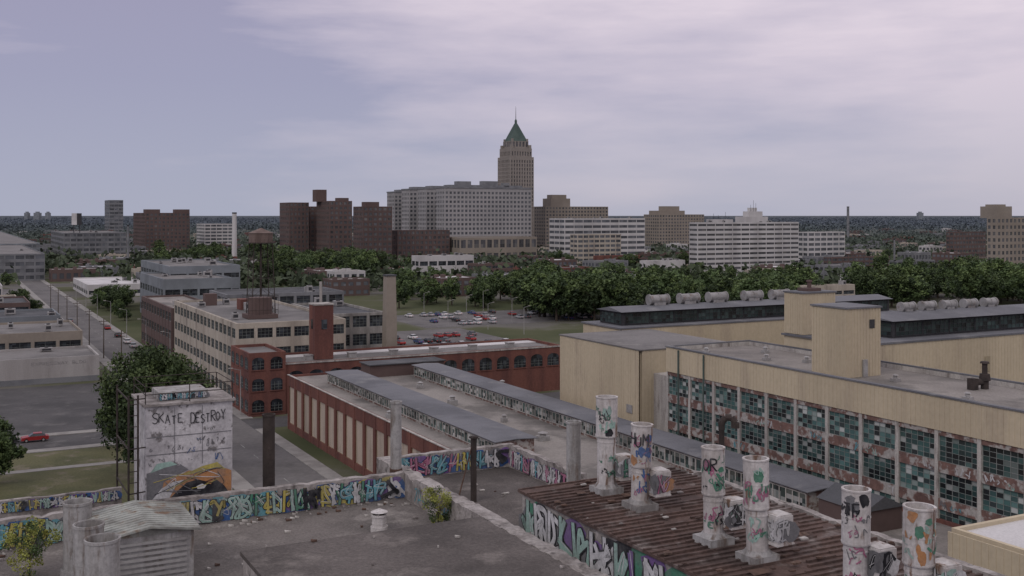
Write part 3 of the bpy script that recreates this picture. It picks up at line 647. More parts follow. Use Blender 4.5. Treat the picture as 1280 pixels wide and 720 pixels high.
def rear(a0,b0,la,lb,z,zm,lab,vents,m0=.5,r=1.1,l=3.8):
    x,y=W(a0,b0); t=empty('factory_wing',lab,'building',x,y); FOOT.append((a0,a0+la,b0,b0+lb))
    m=MB(); m.box(0,la,0,lb,0,z); m.build('wall','siding',t)
    siding(t,'S',0,0,la,0,z-.02)
    m=MB(); m.box(-.3,la+.3,-.5,lb+.3,z+.002,z+.25); m.build('roof','monitorroof',t)
    m=MB(); m.box(m0,la-.5,2.5,lb-2.5,z+.26,zm); m.build('monitor','darkmetal',t)
    m=MB(); m.add([(m0-.5,1.9,zm),(la,1.9,zm),(la,lb/2,zm+.7),(m0-.5,lb/2,zm+.7),(la,lb-1.9,zm),(m0-.5,lb-1.9,zm)],[(0,1,2,3),(3,2,4,5),(0,3,5),(1,4,2),(0,5,4,1)]); m.build('monitor_roof','monitorroof',t)
    n=max(1,int((la-m0-1.5)/5)); w=(la-m0-1.5)/n; hh=zm-z-.75
    me=wing(w-.15,hh,6,3).mesh('monitor_window',['darkmetal','wingglass','palecrete'])
    for i in range(n): put('monitor_window',me,t,(m0+.5+(i+.5)*w,2.5,z+.5))
    n2=max(1,int((lb-5)/5)); w2=(lb-5)/n2; me2=wing(w2-.15,hh,6,3).mesh('monitor_window',['darkmetal','wingglass','palecrete'])
    for i in range(n2): put('monitor_window',me2,t,(m0,2.5+(i+.5)*w2,z+.5),-math.pi/2)
    for q in vents: barrel(t,q,lb/2,zm+.5,r,l)
    return t
rear(101,153,66,12,20.6,23.2,'rear factory wing with dark monitor glazing and large barrel ventilators left of the roof towers',(12,18.7,25.2,33.5,40.2),m0=2,r=.98,l=3.9)
r2=rear(101.2,99,75,14,23.6,26.1,'yellow rear wing with dark monitor and ventilators right of the roof towers',(15.6,19.6,23.8,28,32.2),m0=8,r=.68,l=2.3)
tower(r2,.2,10.6,5.8,3.6,23.9,29.4,'stair_tower')
m=MB(); m.cyl(0,0,0,1.2,.3,n=12); m.cyl(0,0,1.2,1.45,.42,n=12); m.box(-1.2,1.2,-1,1,0,.4); m.build('roof_vent','brownbrick',r2,(3,12.4,29.61))
m=MB(); m.box(8,10.4,-.5,-.425,18,20.5); m.build('shutter','sidedark',r2); m=MB(); m.box(22,23,-.5,-.425,19,21.0); m.build('shutter','sidedark',r2)
an=bld('yellow_annex','yellow edged annex with a pale membrane roof at the lower right corner','building',64,22,22.5,32,17.5,wall='siding',floors=0,roof='roofwhite',par=.3)
siding(an,'W',0,0,32,13.5,17.3); siding(an,'S',0,0,22,13.5,17.3)
m=MB(); m.cyl(0,0,0,1.,.3,n=12); m.build('roof_vent','metal',an,(5,24,17.25))
# ================================================================ RED BRICK, PALE FACTORY
bld('arched_brick_block','three storey red brick corner block with arched windows','building',53,212.5,7.4,15,12.6,wall='redbrick',floors=3,bay=3.7,pier=1.3,wh=.58,sill=.2,dep=0,arch=True,nx=3,nz=3,roof='roofgrey',trim='redbrick')
rb=bld('arched_brick_factory','long low red brick wing with one row of arched windows and pale roof edge','building',60.5,213,64,15.5,10.2,wall='redbrick',floors=1,bay=4.4,pier=1.3,wh=.6,sill=.12,bot=5.2,top=.4,dep=0,arch=True,nx=3,nz=3,roof='roofgrey',trim='redbrick')
m=MB(); m.box(.5,63.5,11,14.9,0,.15); m.build('white_membrane','roofwhite',rb,(0,0,9.63)); m=MB(); m.box(30,63.5,.5,2.4,0,.12); m.build('white_membrane','roofwhite',rb,(0,0,9.63))
m=MB(); m.box(-.0,64.1,-.14,-.001,9.85,10.15); m.build('cornice','palecrete',rb)
for k in range(6):
    m=MB(); m.box(0,1.6,0,1.6,0,.9); m.box(-.1,1.7,-.1,1.7,.91,1.05); m.build('skylight','metal',rb,(6+k*9.5,6,9.63))
a,b=L(*pd(407,226)); x,y=W(a-2.3,b)
t=empty('brick_stair_tower','square red brick tower with pale cap rising from the arched brick factory','tower',x,y)
m=MB(); m.box(0,4.0,0,4.0,9.7,21.0); m.build('wall','redbrick',t); m=MB(); m.box(-.12,4.12,-.12,4.12,21.01,21.3); m.build('cap','palecrete',t)
m=MB(); m.box(1.4,2.6,-.06,-.01,16,18); m.build('window','dark',t); m=MB(); m.box(-.06,-.01,1.4,2.6,16,18); m.build('window','dark',t)
pf=bld('pale_factory','long pale concrete factory beside the street with four rows of windows','building',54.7,229.5,24,69,16.9,wall='cream',floors=4,bay=4.0,pier=.7,wh=.5,dep=.25,nx=4,nz=3,roof='roofgrey',glass='dark',clut=9)
m=MB(); m.box(0,5,0,4,0,2.6); m.build('penthouse','redbrick',pf,(10,38,16.35)); m=MB(); m.box(0,3,0,3,0,3); m.build('penthouse','brownbrick',pf,(5,55,16.35))
bld('concrete_wing','pale framed concrete wing with big windows behind the arched factory','building',79.5,240,12.5,34,17,wall='concrete',floors=4,bay=4.2,pier=.7,wh=.62,nx=4,nz=4,roof='roofdark',clut=2)
bld('dark_shed','dark flat roofed shed beyond the pale factory roof','building',70,305,34,22,17.5,wall='grey',floors=4,bay=5,roof='roofdark',clut=3)
bld('brick_terrace','brick and cream factory block further along the street','building',54.7,303,13,50,14.5,wall='brownbrick',floors=3,bay=4.5,pier=.8,wh=.5,roof='rooflight',clut=3)
x,y=pd(487,247.5); t=empty('brick_chimney','square tan brick chimney behind the arched brick factory','chimney',x,y)
m=MB(); h=zat(345,247.5); m.add([(-1.5,-1.5,0),(1.5,-1.5,0),(1.5,1.5,0),(-1.5,1.5,0),(-1.1,-1.1,h),(1.1,-1.1,h),(1.1,1.1,h),(-1.1,1.1,h)],[(4,5,6,7),(0,1,5,4),(1,2,6,5),(2,3,7,6),(3,0,4,7)]); m.build('shaft','tan',t)
m=MB(); m.box(-1.25,1.25,-1.25,1.25,h+.003,h+.35); m.build('cap','roofdark',t)
x,y=pd(401,262); t=empty('steel_chimney','slim pale steel flue beside the water tower','chimney',x,y,17); m=MB(); m.open_cyl(0,0,-.5,zat(352,262)-17,.35,n=14); m.build('shaft','palecrete',t)
x,y=pd(326,256); t=empty('water_tower','rusty water tank on braced steel legs above the pale factory roof','water tower',x,y,16.4)
m=MB(); zt=zat(303,256)-16.4
L4=[(2.4,2.4),(-2.4,2.4),(-2.4,-2.4),(2.4,-2.4)]
for (p,q_) in L4: 
    mm=MB(); mm.beam((p*1.15,q_*1.15,0),(p*.9,q_*.9,zt),.11,n=8); mm.build('leg','darkrust',t)
for k in range(4):
    z0_,z1_=k*zt/4,(k+1)*zt/4; f0=1.15-.25*k/4; f1=1.15-.25*(k+1)/4
    for i in range(4):
        p=L4[i];q_=L4[(i+1)%4]
        m.beam((p[0]*f0,p[1]*f0,z0_),(q_[0]*f1,q_[1]*f1,z1_),.03,n=4); m.beam((q_[0]*f0,q_[1]*f0,z0_),(p[0]*f1,p[1]*f1,z1_),.03,n=4); m.beam((p[0]*f1,p[1]*f1,z1_),(q_[0]*f1,q_[1]*f1,z1_),.05,n=4)
m.build('brace','darkrust',t)
m=MB(); m.cyl(0,0,zt,zt+2.2,2.8,n=28)
for z_ in (zt+.6,zt+1.2,zt+1.8): m.cyl(0,0,z_,z_+.06,2.83,n=28)
m.build('tank','tankrust',t); m=MB(); m.cyl(0,0,zt+2.21,zt+3.4,3.0,.15,n=28); m.build('roof','tankrust',t)
m=MB(); m.cyl(0,0,zt-.2,zt-.02,3.5,n=28)
for i in range(20):
    a_=i*math.pi/10; m.beam((3.45*math.cos(a_),3.45*math.sin(a_),zt-.02),(3.45*math.cos(a_),3.45*math.sin(a_),zt+.9),.025,n=4)
m.build('walkway','darkrust',t)
m=MB(); m.cyl(0,0,0,zt-.21,.25,n=10); m.build('riser','darkrust',t)
x,y=pd(325,247); t=empty('tank_house','dark boarded tank house with railing below the water tower','tank house',x,y,16.4)
m=MB(); m.box(-3.4,3.4,-3,3,0,.9); m.cyl(0,0,.9,4.6,2.7,n=20); m.build('tank','brownbrick',t)
m=MB()
for i in range(9): m.beam((-3.4+i*.85,-3,.9),(-3.4+i*.85,-3,5.2),.04,n=4)
for z_ in (1.9,4.7,5.2): m.beam((-3.4,-3,z_),(3.4,-3,z_),.04,n=4); m.beam((-3.4,-3,z_),(-3.4,3,z_),.04,n=4); m.beam((3.4,-3,z_),(3.4,3,z_),.04,n=4)
m.build('railing','darkrust',t)
# ================================================================ LEFT LOW BUILDINGS
wb=bld('white_warehouse','low off white painted warehouse with faded lettering beside the lot','building',-60,277,93,22,6.1,wall='dirtywhite',floors=0,roof='roofgrey',par=.5,clut=5)
m=MB(); write(m,'EXPRESSWAY BLDG',0,0,.6,.7,fnS(0,0),0,.08,.03); m.build('lettering',['fadedpaint'],wb,(78,-.01,4.4))
m=MB(); write(m,'STORAGE',0,0,.5,.6,fnS(0,0),0,.08,.03); m.build('lettering',['fadedpaint'],wb,(66,-.01,4.3))
m=MB(); m.box(0,93,-.05,-.01,0,1.3); m.build('painted_base','grey',wb)
bld('brown_warehouse','brown low warehouse behind the off white warehouse','building',-70,304,102,32,9.5,wall='tan',floors=1,bay=6,wh=.25,sill=.5,roof='roofgrey',clut=8)
bld('green_shed','grey green shed with rooftop units left of the street','building',-50,342,80,26,10.5,wall='bluegrey',floors=2,bay=6,wh=.35,roof='roofdark',clut=8)
bld('long_shed','long dark roofed shed left of the street','building',-60,376,84,30,12,wall='brownbrick',floors=2,bay=6,roof='roofdark',clut=5)
bld('white_box','cream low box building beside the tree lined street','building',-60,420,84,40,9,wall='cream',floors=2,bay=6,roof='roofgrey',clut=5)
bld('pale_depot','pale depot with flat roof at the left edge','building',-60,470,80,36,12,wall='white',floors=2,bay=6,roof='roofgrey',clut=4)
far('blue_warehouse','blue grey warehouse with stepped roof right of the street',177,212,300,333,430,wall='bluegrey',floors=3,bay=7,wh=.3,roof='roofgrey',clut=8)
far('blue_warehouse','lower pale blue warehouse in front of the stepped one',176,205,290,349,395,wall='bluegrey',floors=2,bay=6,wh=.3,roof='roofgrey',clut=6)
far('white_shed','white shed across the road from the blue warehouse',92,110,186,356,520,wall='white',floors=1,bay=8,wh=.3,roof='roofwhite',clut=3)
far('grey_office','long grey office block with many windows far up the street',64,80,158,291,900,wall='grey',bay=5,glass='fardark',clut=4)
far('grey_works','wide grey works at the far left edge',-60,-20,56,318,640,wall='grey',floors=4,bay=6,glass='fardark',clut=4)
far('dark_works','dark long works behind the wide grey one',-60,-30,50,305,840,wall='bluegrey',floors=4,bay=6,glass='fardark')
# ================================================================ SKYLINE
far('dark_tower','dark square tower far off on the left horizon',131,137,154,250,2300,wall='grey',bay=8,glass='fardark',fh=8)
r,la,lb,h=far('brown_apartment','brown brick apartment block with raised ends on the left skyline',167,182,237,266,1080,wall='brownbrick',bay=4,pier=1.6,glass='brownglass')
m=MB(); m.box(0,14,0,14,0,3.5); m.build('penthouse','brownbrick',r,(0,0,h)); m=MB(); m.box(la-14,la,0,14,0,3.5); m.build('penthouse','brownbrick',r,(0,0,h))
far('pale_hall','pale wide hall between the brown apartment block and white chimney',246,256,292,280,1180,wall='white',bay=6,glass='fardark')
far('brown_office','left block of the dark brown office cluster',350,362,386,253,900,wall='brownbrick',bay=3.6,pier=1.5,glass='brownglass')
far('brown_office','lower recessed block between the brown offices',380,388,404,258,930,wall='brownbrick',bay=3.6,pier=1.5,glass='brownglass')
r,la,lb,h=far('brown_office','middle block of the dark brown office cluster with a tall tank house',396,412,440,251,880,wall='brownbrick',bay=3.6,pier=1.5,glass='brownglass')
m=MB(); m.box(2,11,2,12,0,10); m.build('penthouse','brownbrick',r,(-7,18,h-.5)); m=MB(); m.box(8,17,2,10,0,3); m.build('penthouse','brownbrick',r,(0,0,h-.5))
r,la,lb,h=far('brown_office','right block of the dark brown office cluster with many windows',442,454,490,258,820,wall='brownbrick',bay=3.6,pier=1.4,glass='brownglass')
m=MB(); m.box(3,14,3,12,0,4.0); m.build('penthouse','brownbrick',r,(0,0,h-.5))
far('red_annex','low red brown block at the foot of the grey stone offices',488,497,562,288,850,wall='brownbrick',bay=3.6,pier=1.4,glass='brownglass')
a,b,la,lb=corner(480,556,664,985)
x,y=W(a,b); gm=empty('grand_office','huge grey stone office building with four window filled wings','building',x,y); FOOT.append((a,a+la,b,b+lb))
mb=MB(); wins=[]; hh=zat(235,985)
sl=lb/8; ys=[0,lb*.28,lb*.55,lb*.81]
mb2=MB()
for k in range(4):
    y0=ys[k]; lk=la if k==0 else la*.8; hk=hh if k<3 else hh-2
    block(mb,wins,0,y0,lk,sl,0,hk,15,bay=3.9,pier=1.5,wh=.55,dep=.45,par=1.,faces='SW',top=2.2)
    mb2.box(-.9,lk+.5,y0-.9,y0+sl+.5,hk+.01,hk+1.3)
    mb2.box(6,lk-8,y0+3,y0+sl-3,hk+1.31,hk+3.2)
mb.box(la*.55,la*.75,sl,ys[3],0,hh-2)
mb.build('wall',['greystone'],gm)
mb2.box(14,28,3,10,hh+3.21,hh+6.5); mb2.box(40,56,3,10,hh+3.21,hh+7); mb2.box(62,68,3,9,hh+1.31,hh+5.5)
mb2.build('cornice',['grey'],gm)
wins=[w for w in wins if not(w[3]==0. and w[1]>1 and w[0]>25)]
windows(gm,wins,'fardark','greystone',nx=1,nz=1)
far('stone_base','brown stone annex with tall windows in front of the grey stone offices',553,575,671,297,860,wall='tan',floors=2,bay=6,pier=1.6,wh=.6,glass='brownglass',maxlb=40)
D=1120; x,y=pd(645,D); wd=27.
t=empty('art_deco_tower','tall tan stone tower with green pyramid roof and thin spire','tower',x-.2,y)
mb=MB(); wins=[]
z1=zat(186,D)
def tier(w,z0,z1,fl): block(mb,wins,-w/2,-w/2,w,w,z0,z1,fl,bay=3.1,pier=1.6,wh=.7,dep=.7,par=.5,faces='SW',top=3)
tier(wd,0,z1-9,24); tier(wd-3,z1-9,z1,1)
mb.build('wall',['tanfar'],t)
wins=[w for w in wins if w[2]>50]
windows(t,wins,'brownglass','tanfar',nx=1,nz=1)
mb=MB(); w2=wd-8
wl=[]; block(mb,wl,-w2/2,-w2/2,w2,w2,z1,zat(177,D),1,bay=4,pier=1.4,wh=.7,dep=.4,par=.4)
for sx in (-1,1):
    for sy in (-1,1): mb.box(sx*(wd/2-3)-1.4,sx*(wd/2-3)+1.4,sy*(wd/2-3)-1.4,sy*(wd/2-3)+1.4,z1-2,z1+3.5); mb.box(sx*(w2/2-1)-1,sx*(w2/2-1)+1,sy*(w2/2-1)-1,sy*(w2/2-1)+1,z1+5,zat(177,D)+2.5)
mb.build('crown',['tanfar'],t); windows(t,wl,'brownglass','tanfar',nx=1,nz=1)
zr=zat(177,D)+.1; za=zat(152,D)
mb=MB(); r0=w2/2-.6
mb.add([(-r0,-r0,zr),(r0,-r0,zr),(r0,r0,zr),(-r0,r0,zr),(-r0*.13,-r0*.13,za-2),(r0*.13,-r0*.13,za-2),(r0*.13,r0*.13,za-2),(-r0*.13,r0*.13,za-2)],[(0,1,5,4),(1,2,6,5),(2,3,7,6),(3,0,4,7),(4,5,6,7)])
mb.cyl(0,0,za-2,za+1,1.3,n=8); mb.cyl(0,0,za+1,za+3,1.3,.2,n=8); mb.build('pyramid_roof','copper',t)
mb=MB(); mb.cyl(0,0,za+1.5,zat(133,D),.4,.12,n=6); mb.build('spire','darkmetal',t)
r,la,lb,h=far('tan_office','tan stepped stone offices right of the green roofed tower',664,682,760,258,1150,wall='tan',bay=4,pier=1.6,glass='brownglass')
m=MB(); m.box(10,34,6,24,0,9); m.box(13,31,9,20,9,13); m.build('upper_tier','tan',r,(0,0,h-.3))
far('banded_office','white banded office with curved looking strip windows',687,706,806,273,900,wall='white',floors=8,bay=9,pier=.5,wh=.5,glass='fardark',clut=6)
r,la,lb,h=far('stepped_hotel','tan stepped masonry block behind the banded office',805,824,880,268,1200,wall='tan',bay=4,pier=1.6,glass='brownglass')
m=MB(); m.box(3,38,4,24,0,4.5); m.box(12,32,6,18,4.5,9.5); m.build('upper_tier','tan',r,(0,0,h-.3))
r,la,lb,h=far('white_hospital','large white office with horizontal strip windows and a rooftop mast block',862,872,998,278,700,wall='white',floors=11,bay=7,pier=.45,wh=.45,glass='brownglass',clut=5)
m=MB(); m.box(44,64,6,16,0,4); m.box(49,61,8,14,4,7.5); m.box(52,57,9,13,7.5,10); m.box(18,34,6,14,0,2.2); m.build('penthouse','white',r,(0,0,h-.3))
m=MB()
for i,(q,hq) in enumerate(((51.5,12),(54,15),(56,13),(20,6),(24,5),(30,7))): m.beam((q,9,2 if q>40 else 0),(q,9,hq),.12,n=4)
m.build('antenna','darkmetal',r,(0,0,h-.3))
far('white_lowrise','white low office right of the strip window building',998,1010,1056,290,820,wall='white',bay=6,glass='fardark')
far('pale_clinic','small pale block below the tan offices',713,722,776,293,820,wall='cream',bay=5,glass='fardark')
far('brown_block','brown block near the right edge skyline',1183,1192,1232,290,1000,wall='brownbrick',bay=4,glass='brownglass')
r,la,lb,h=far('tan_tower','tan stepped apartment tower cut by the right edge',1234,1246,1300,272,640,wall='tan',bay=3.6,pier=1.5,glass='brownglass')
m=MB(); m.box(3,16,2,14,0,7); m.box(5,13,4,12,7,8.2); m.build('upper_tier','tan',r,(0,0,h-.3))
far('strip_depot','beige warehouse with pale roof behind the roof towers',963,975,1068,359,440,wall='cream',floors=2,bay=7,wh=.3,roof='roofwhite',clut=3)
far('grey_depot','light grey low building with parked cars before it',515,524,592,320,640,wall='white',floors=2,bay=6,wh=.35,roof='roofgrey',clut=4)
far('brick_store','dark red brick warehouse in front of the tree belt',640,655,740,336,620,wall='redbrick',floors=3,bay=5,wh=.4,glass='brownglass',roof='roofgrey',clut=5)
far('red_depot','bright red low building among white sheds',742,750,800,320,760,wall='redbrick',floors=2,bay=8,wh=.25,roof='roofwhite')
far('white_sheds','white shed right of the red low building',800,808,856,326,690,wall='white',floors=1,bay=8,wh=.3,roof='roofwhite',clut=3)
far('brick_row','brick building with white trim left of the dark red warehouse',585,596,642,330,640,wall='brownbrick',floors=3,bay=5,wh=.4,roof='rooflight',clut=2)
far('brick_school','wide brick building right of the white strip window office',1030,1040,1112,322,760,wall='brownbrick',floors=3,bay=5,glass='fardark',roof='rooflight')
far('grey_hall','grey hall beside the wide brick building',1112,1122,1168,326,720,wall='grey',floors=2,bay=6,glass='fardark')
far('long_white_depot','long white depot right of the grey hall near the tree belt',1172,1182,1270,334,640,wall='white',floors=2,bay=8,wh=.3,roof='roofgrey',clut=4)
def chim(lab,u,vt,D,w,mt):
    x,y=pd(u,D); t=empty('far_chimney',lab,'chimney',x,y); m=MB(); h=zat(vt,D); r=w/2*D/F; m.cyl(0,0,0,h,r*1.25,r,n=14); m.build('shaft',mt,t); m=MB(); m.open_cyl(0,0,h,h+1,r*1.1,t=.3,n=14,depth=.9); m.build('rim','darkmetal',t)
chim('white round chimney left of the brown office cluster',293,267,860,5.5,'white'); chim('thin dark chimney on the right horizon',1060,259,1500,3,'grey')
chim('slim grey chimney near the brown apartment block',160,283,800,2.5,'grey'); chim('thin mast like flue near the right edge',1118,300,900,2,'grey')
x,y=pd(96,930); t=empty('billboard','white and black billboard on posts above the far left rooftops','billboard',x,y,0,R(5))
for q in (-2.5,2.5): m=MB(); m.box(q-.3,q+.3,-.3,.3,0,32); m.build('post','darkmetal',t)
m=MB(); m.box(-4.2,.2,-.5,-.31,31,41,0); m.box(.2,4.2,-.5,-.31,31,41,1); m.build('panel',['roofwhite','blackpaint'],t)
hr=random.Random(8)
for i in range(4):
    u=[34,47,60,1150][i]; D=6500; x,y=pd(u,D); o=MB(); w=hr.uniform(8,16); o.box(-w,w,-20,20,0,zat(266,D)); o.box(-w*.5,w*.5,-12,12,0,zat(264.5,D))
    tag(o.build('distant_tower','bluegrey',None,(x,y,0)),'tiny blue grey tower block on the far horizon','tower','tower blocks on the far horizon')
# ================================================================ FILLER BUILDINGS
BR=random.Random(19); protos={}
cols={'brick':('redbrick','small brick coloured flat roofed building in the low far blocks'),'brown':('brownbrick','small dark brown flat roofed building in the low far blocks'),'white':('white','small white flat roofed building in the low far blocks'),'cream':('cream','small cream flat roofed building in the low far blocks'),'grey':('grey','small grey flat roofed building in the low far blocks')}
for ck,(mt,lb_) in cols.items():
    protos[ck]=[]
    for v_ in range(4):
        la=BR.uniform(12,28); lb=BR.uniform(10,22); h=BR.uniform(4.5,10); m=MB(); wn=[]
        block(m,wn,0,0,la,lb,0,h,max(1,int(h/3.8)),bay=4,pier=1.4,wh=.45,dep=.2,par=.4,mi=0)
        for w in wn:
            gq=wing(w[4],w[5],1,1,False,.1); c_,s_=math.cos(w[3]),math.sin(w[3]); bs=len(m.v); m.v+=[(w[0]+p[0]*c_-p[1]*s_,w[1]+p[0]*s_+p[1]*c_,w[2]+p[2]) for p in gq.v]; m.f+=[tuple(i+bs for i in f) for f in gq.f]; m.m+=[1]*len(gq.f)
        m.quad((.35,.35,h-.38),(la-.35,.35,h-.38),(la-.35,lb-.35,h-.38),(.35,lb-.35,h-.38),2)
        for _ in range(4):
            bx_,by_=BR.uniform(1,la-4),BR.uniform(1,lb-4); m.box(bx_,bx_+2,by_,by_+2,h-.37,h+BR.uniform(.3,1.4),0)
        protos[ck].append((m.mesh('low_building',[mt,'fardark',BR.choice(['roofgrey','rooflight','roofwhite','roofgrey'])]),la,lb))
c=0;k=0
while c<280 and k<9000:
    k+=1; v=268+54000/ (520*math.exp(BR.random()**1.1*1.5)) ; u=BR.uniform(-20,1300); x,y=pix(u,v,0); a,b=L(x,y)
    ck=BR.choice(['brick','brown','brown','white','cream','grey','grey']); me,la,lb=BR.choice(protos[ck])
    if any(f[0]-4<a+la and f[1]+4>a and f[2]-4<b+lb and f[3]+4>b for f in FOOT) or (a<55 and a+la>36): continue
    if 75<a<260 and 255<b<420: continue
    FOOT.append((a,a+la,b,b+lb)); o=put('low_building',me,None,(x,y,0),TH); tag(o,cols[ck][1],'building',ck+' low far buildings'); c+=1
# ================================================================ TREES
def crown(seed,Hh,Rr,ncl,nlf,leaf,z0,mats=('leafdark','leafmid','leaflight'),flat=1.):
    g=np.random.default_rng(seed); V=[];Fc=[];Mi=[]
    lob=[(g.normal(size=3)) for _ in range(5)]
    for c in range(ncl):
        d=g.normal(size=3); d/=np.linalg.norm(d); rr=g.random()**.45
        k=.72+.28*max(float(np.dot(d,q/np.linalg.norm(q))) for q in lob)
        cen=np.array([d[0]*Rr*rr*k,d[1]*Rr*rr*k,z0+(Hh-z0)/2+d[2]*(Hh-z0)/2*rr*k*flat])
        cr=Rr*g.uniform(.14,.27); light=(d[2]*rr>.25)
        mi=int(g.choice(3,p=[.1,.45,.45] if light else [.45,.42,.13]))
        P=g.normal(size=(nlf,3)); P/=np.linalg.norm(P,axis=1)[:,None]; P=P*(g.random((nlf,1))**.4)*cr+cen
        A=g.normal(size=(nlf,3)); A/=np.linalg.norm(A,axis=1)[:,None]; B=g.normal(size=(nlf,3)); B=np.cross(A,B); B/=np.linalg.norm(B,axis=1)[:,None]
        s=leaf*g.uniform(.6,1.3,(nlf,1)); A=A*s;B=B*s*.7
        base=len(V)
        Q=np.stack([P-A,P-B*.8,P+A,P+B],1).reshape(-1,3); V+=Q.tolist()
        Fc+=[(base+4*i,base+4*i+1,base+4*i+2,base+4*i+3) for i in range(nlf)]; Mi+=[mi]*nlf
    me=bpy.data.meshes.new('crown'); me.from_pydata(V,[],Fc)
    for k in mats: me.materials.append(M[k])
    me.polygons.foreach_set('material_index',Mi); me.update(); return me
def trunk(seed,Hh,Rr,r):
    g=random.Random(seed); m=MB(); m.cyl(0,0,-.2,Hh*.45,r,r*.6,n=8)
    for i in range(6):
        a=g.uniform(0,6.28); z=Hh*g.uniform(.25,.45); e=(Rr*.6*math.cos(a),Rr*.6*math.sin(a),z+Hh*g.uniform(.15,.35))
        mid=(e[0]*.45,e[1]*.45,z+(e[2]-z)*.6); m.beam((0,0,z),mid,r*.4,n=5); m.beam(mid,e,r*.22,n=5)
    return m.mesh('trunk',['bark'])
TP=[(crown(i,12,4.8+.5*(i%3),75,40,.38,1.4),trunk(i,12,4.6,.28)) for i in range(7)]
def tree(x,y,s,lab,group,k,cat='tree',z=0,prot=TP,name='tree',w=1.):
    t=empty(name,lab,cat,x,y,z,k*1.7,group); t.scale=(s*w,s*w,s)
    put('trunk',prot[k%len(prot)][1],t); put('crown',prot[k%len(prot)][0],t)
    return t
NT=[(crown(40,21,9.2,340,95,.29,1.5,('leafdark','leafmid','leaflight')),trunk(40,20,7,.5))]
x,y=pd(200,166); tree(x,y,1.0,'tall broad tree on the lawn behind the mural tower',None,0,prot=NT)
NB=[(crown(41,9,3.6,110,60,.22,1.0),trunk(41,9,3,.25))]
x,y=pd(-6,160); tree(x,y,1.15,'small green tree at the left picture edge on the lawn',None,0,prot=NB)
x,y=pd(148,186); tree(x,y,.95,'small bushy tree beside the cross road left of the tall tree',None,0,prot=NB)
YB=[(crown(50+i,2.2,1.0,44,60,.045,.1,('leafmid','leafyellow','leafyellow')),trunk(50+i,2.0,.9,.035)) for i in range(2)]
x,y=pd(37,41.5); tree(x,y,1.1,'yellow green bush growing on the roof at the far left',None,0,'bush',26.02,YB,'roof_bush')
x,y=pd(548,48.2); tree(x,y,.9,'yellow green bush against the dividing wall in the middle of the roof',None,1,'bush',26.02,YB,'roof_bush')
x,y=pd(218,48.2); tree(x,y,.55,'small green bush below the mural tower at the parapet',None,0,'bush',26.02,YB,'roof_bush')
x,y=pd(690,39.5); tree(x,y,.5,'low weedy bush beside the graffiti penthouse wall',None,1,'bush',26.02,YB,'roof_bush')
tr=random.Random(77)
def hit(a,b,m=2.):
    for f in FOOT:
        if f[0]-m<a<f[1]+m and f[2]-m<b<f[3]+m: return True
    return 37-m<a<54+m
def belt(u0,u1,v0,v1,n,s0,s1,lab,grp,patch=.35):
    c=0;k=0
    while c<n and k<n*12:
        k+=1; u=tr.uniform(u0,u1); v=tr.uniform(v0,v1); x,y=pix(u,v,0); a,b=L(x,y)
        if hit(a,b,4): continue
        if math.sin(x*.045+y*.02)*math.sin(y*.05-x*.018)<-patch and tr.random()<.8: continue
        s=tr.uniform(s0,s1); s=s*.75 if tr.random()<.2 else s
        tree(x,y,s,lab,grp,tr.randrange(100),w=tr.uniform(.95,1.45)); c+=1
belt(655,1000,364,402,92,1.0,1.55,'tree in the dense green belt behind the yellow factory','trees in the belt behind the yellow factory',.8)
belt(495,660,358,388,26,.7,1.25,'tree beside the rail yard behind the arched brick factory','trees beside the rail yard',.7)
belt(1068,1300,362,385,52,1.1,1.6,'tree in the green belt at the right behind the ventilators','trees in the belt on the right',.8)
belt(330,480,338,356,32,1.1,1.6,'tree in the grove below the dark brown offices','trees in the grove below the brown offices',.8)
belt(186,335,320,334,26,.9,1.4,'tree in the grove behind the blue warehouses','trees behind the blue warehouses',.7)
belt(104,160,378,408,14,.5,.9,'young street tree along the left street','young trees along the left street')
belt(0,60,330,400,4,.6,.9,'tree between the low sheds at the far left','trees between the left sheds')
belt(480,1280,322,350,38,.8,1.2,'tree among the low blocks of the middle distance','trees among the low blocks')
belt(300,500,316,332,10,.8,1.2,'tree near the foot of the distant offices','trees near the distant offices')
# far woodland (uncountable)
g=np.random.default_rng(4); V=[];Fc=[]
def clump(x,y,s,n):
    P=g.normal(size=(n,3))*np.array([s*.6,s*.6,s*.28])+np.array([x,y,s*.4]); P[:,2]=np.abs(P[:,2])
    A=g.normal(size=(n,3)); A/=np.linalg.norm(A,axis=1)[:,None]; B=np.cross(A,g.normal(size=(n,3))); B/=np.linalg.norm(B,axis=1)[:,None]
    A*=s*.2;B*=s*.17; base=len(V); V.extend(np.stack([P-A,P-B,P+A,P+B],1).reshape(-1,3).tolist()); Fc.extend([(base+4*i,base+4*i+1,base+4*i+2,base+4*i+3) for i in range(n)])
cn=0
while cn<7400:
    d=560*math.exp(g.random()*3.); u=g.uniform(-60,1340); x,y=pd(u,d)
    den=math.sin(x*.006+1.3*math.sin(y*.004))*math.sin(y*.005+x*.002)
    if den<-.15 and g.random()<.8: continue
    if d<1300 and g.random()<.3: continue
    a,b=L(x,y)
    if hit(a,b,3): continue
    clump(x,y,g.uniform(7,11)*(1 if d<2500 else 1.7),24); cn+=1
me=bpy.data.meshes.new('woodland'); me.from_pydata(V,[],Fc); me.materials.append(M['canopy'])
o=put('far_woodland',me,None,kind='stuff'); tag(o,'hazy mass of distant tree tops spreading to the horizon','woodland')
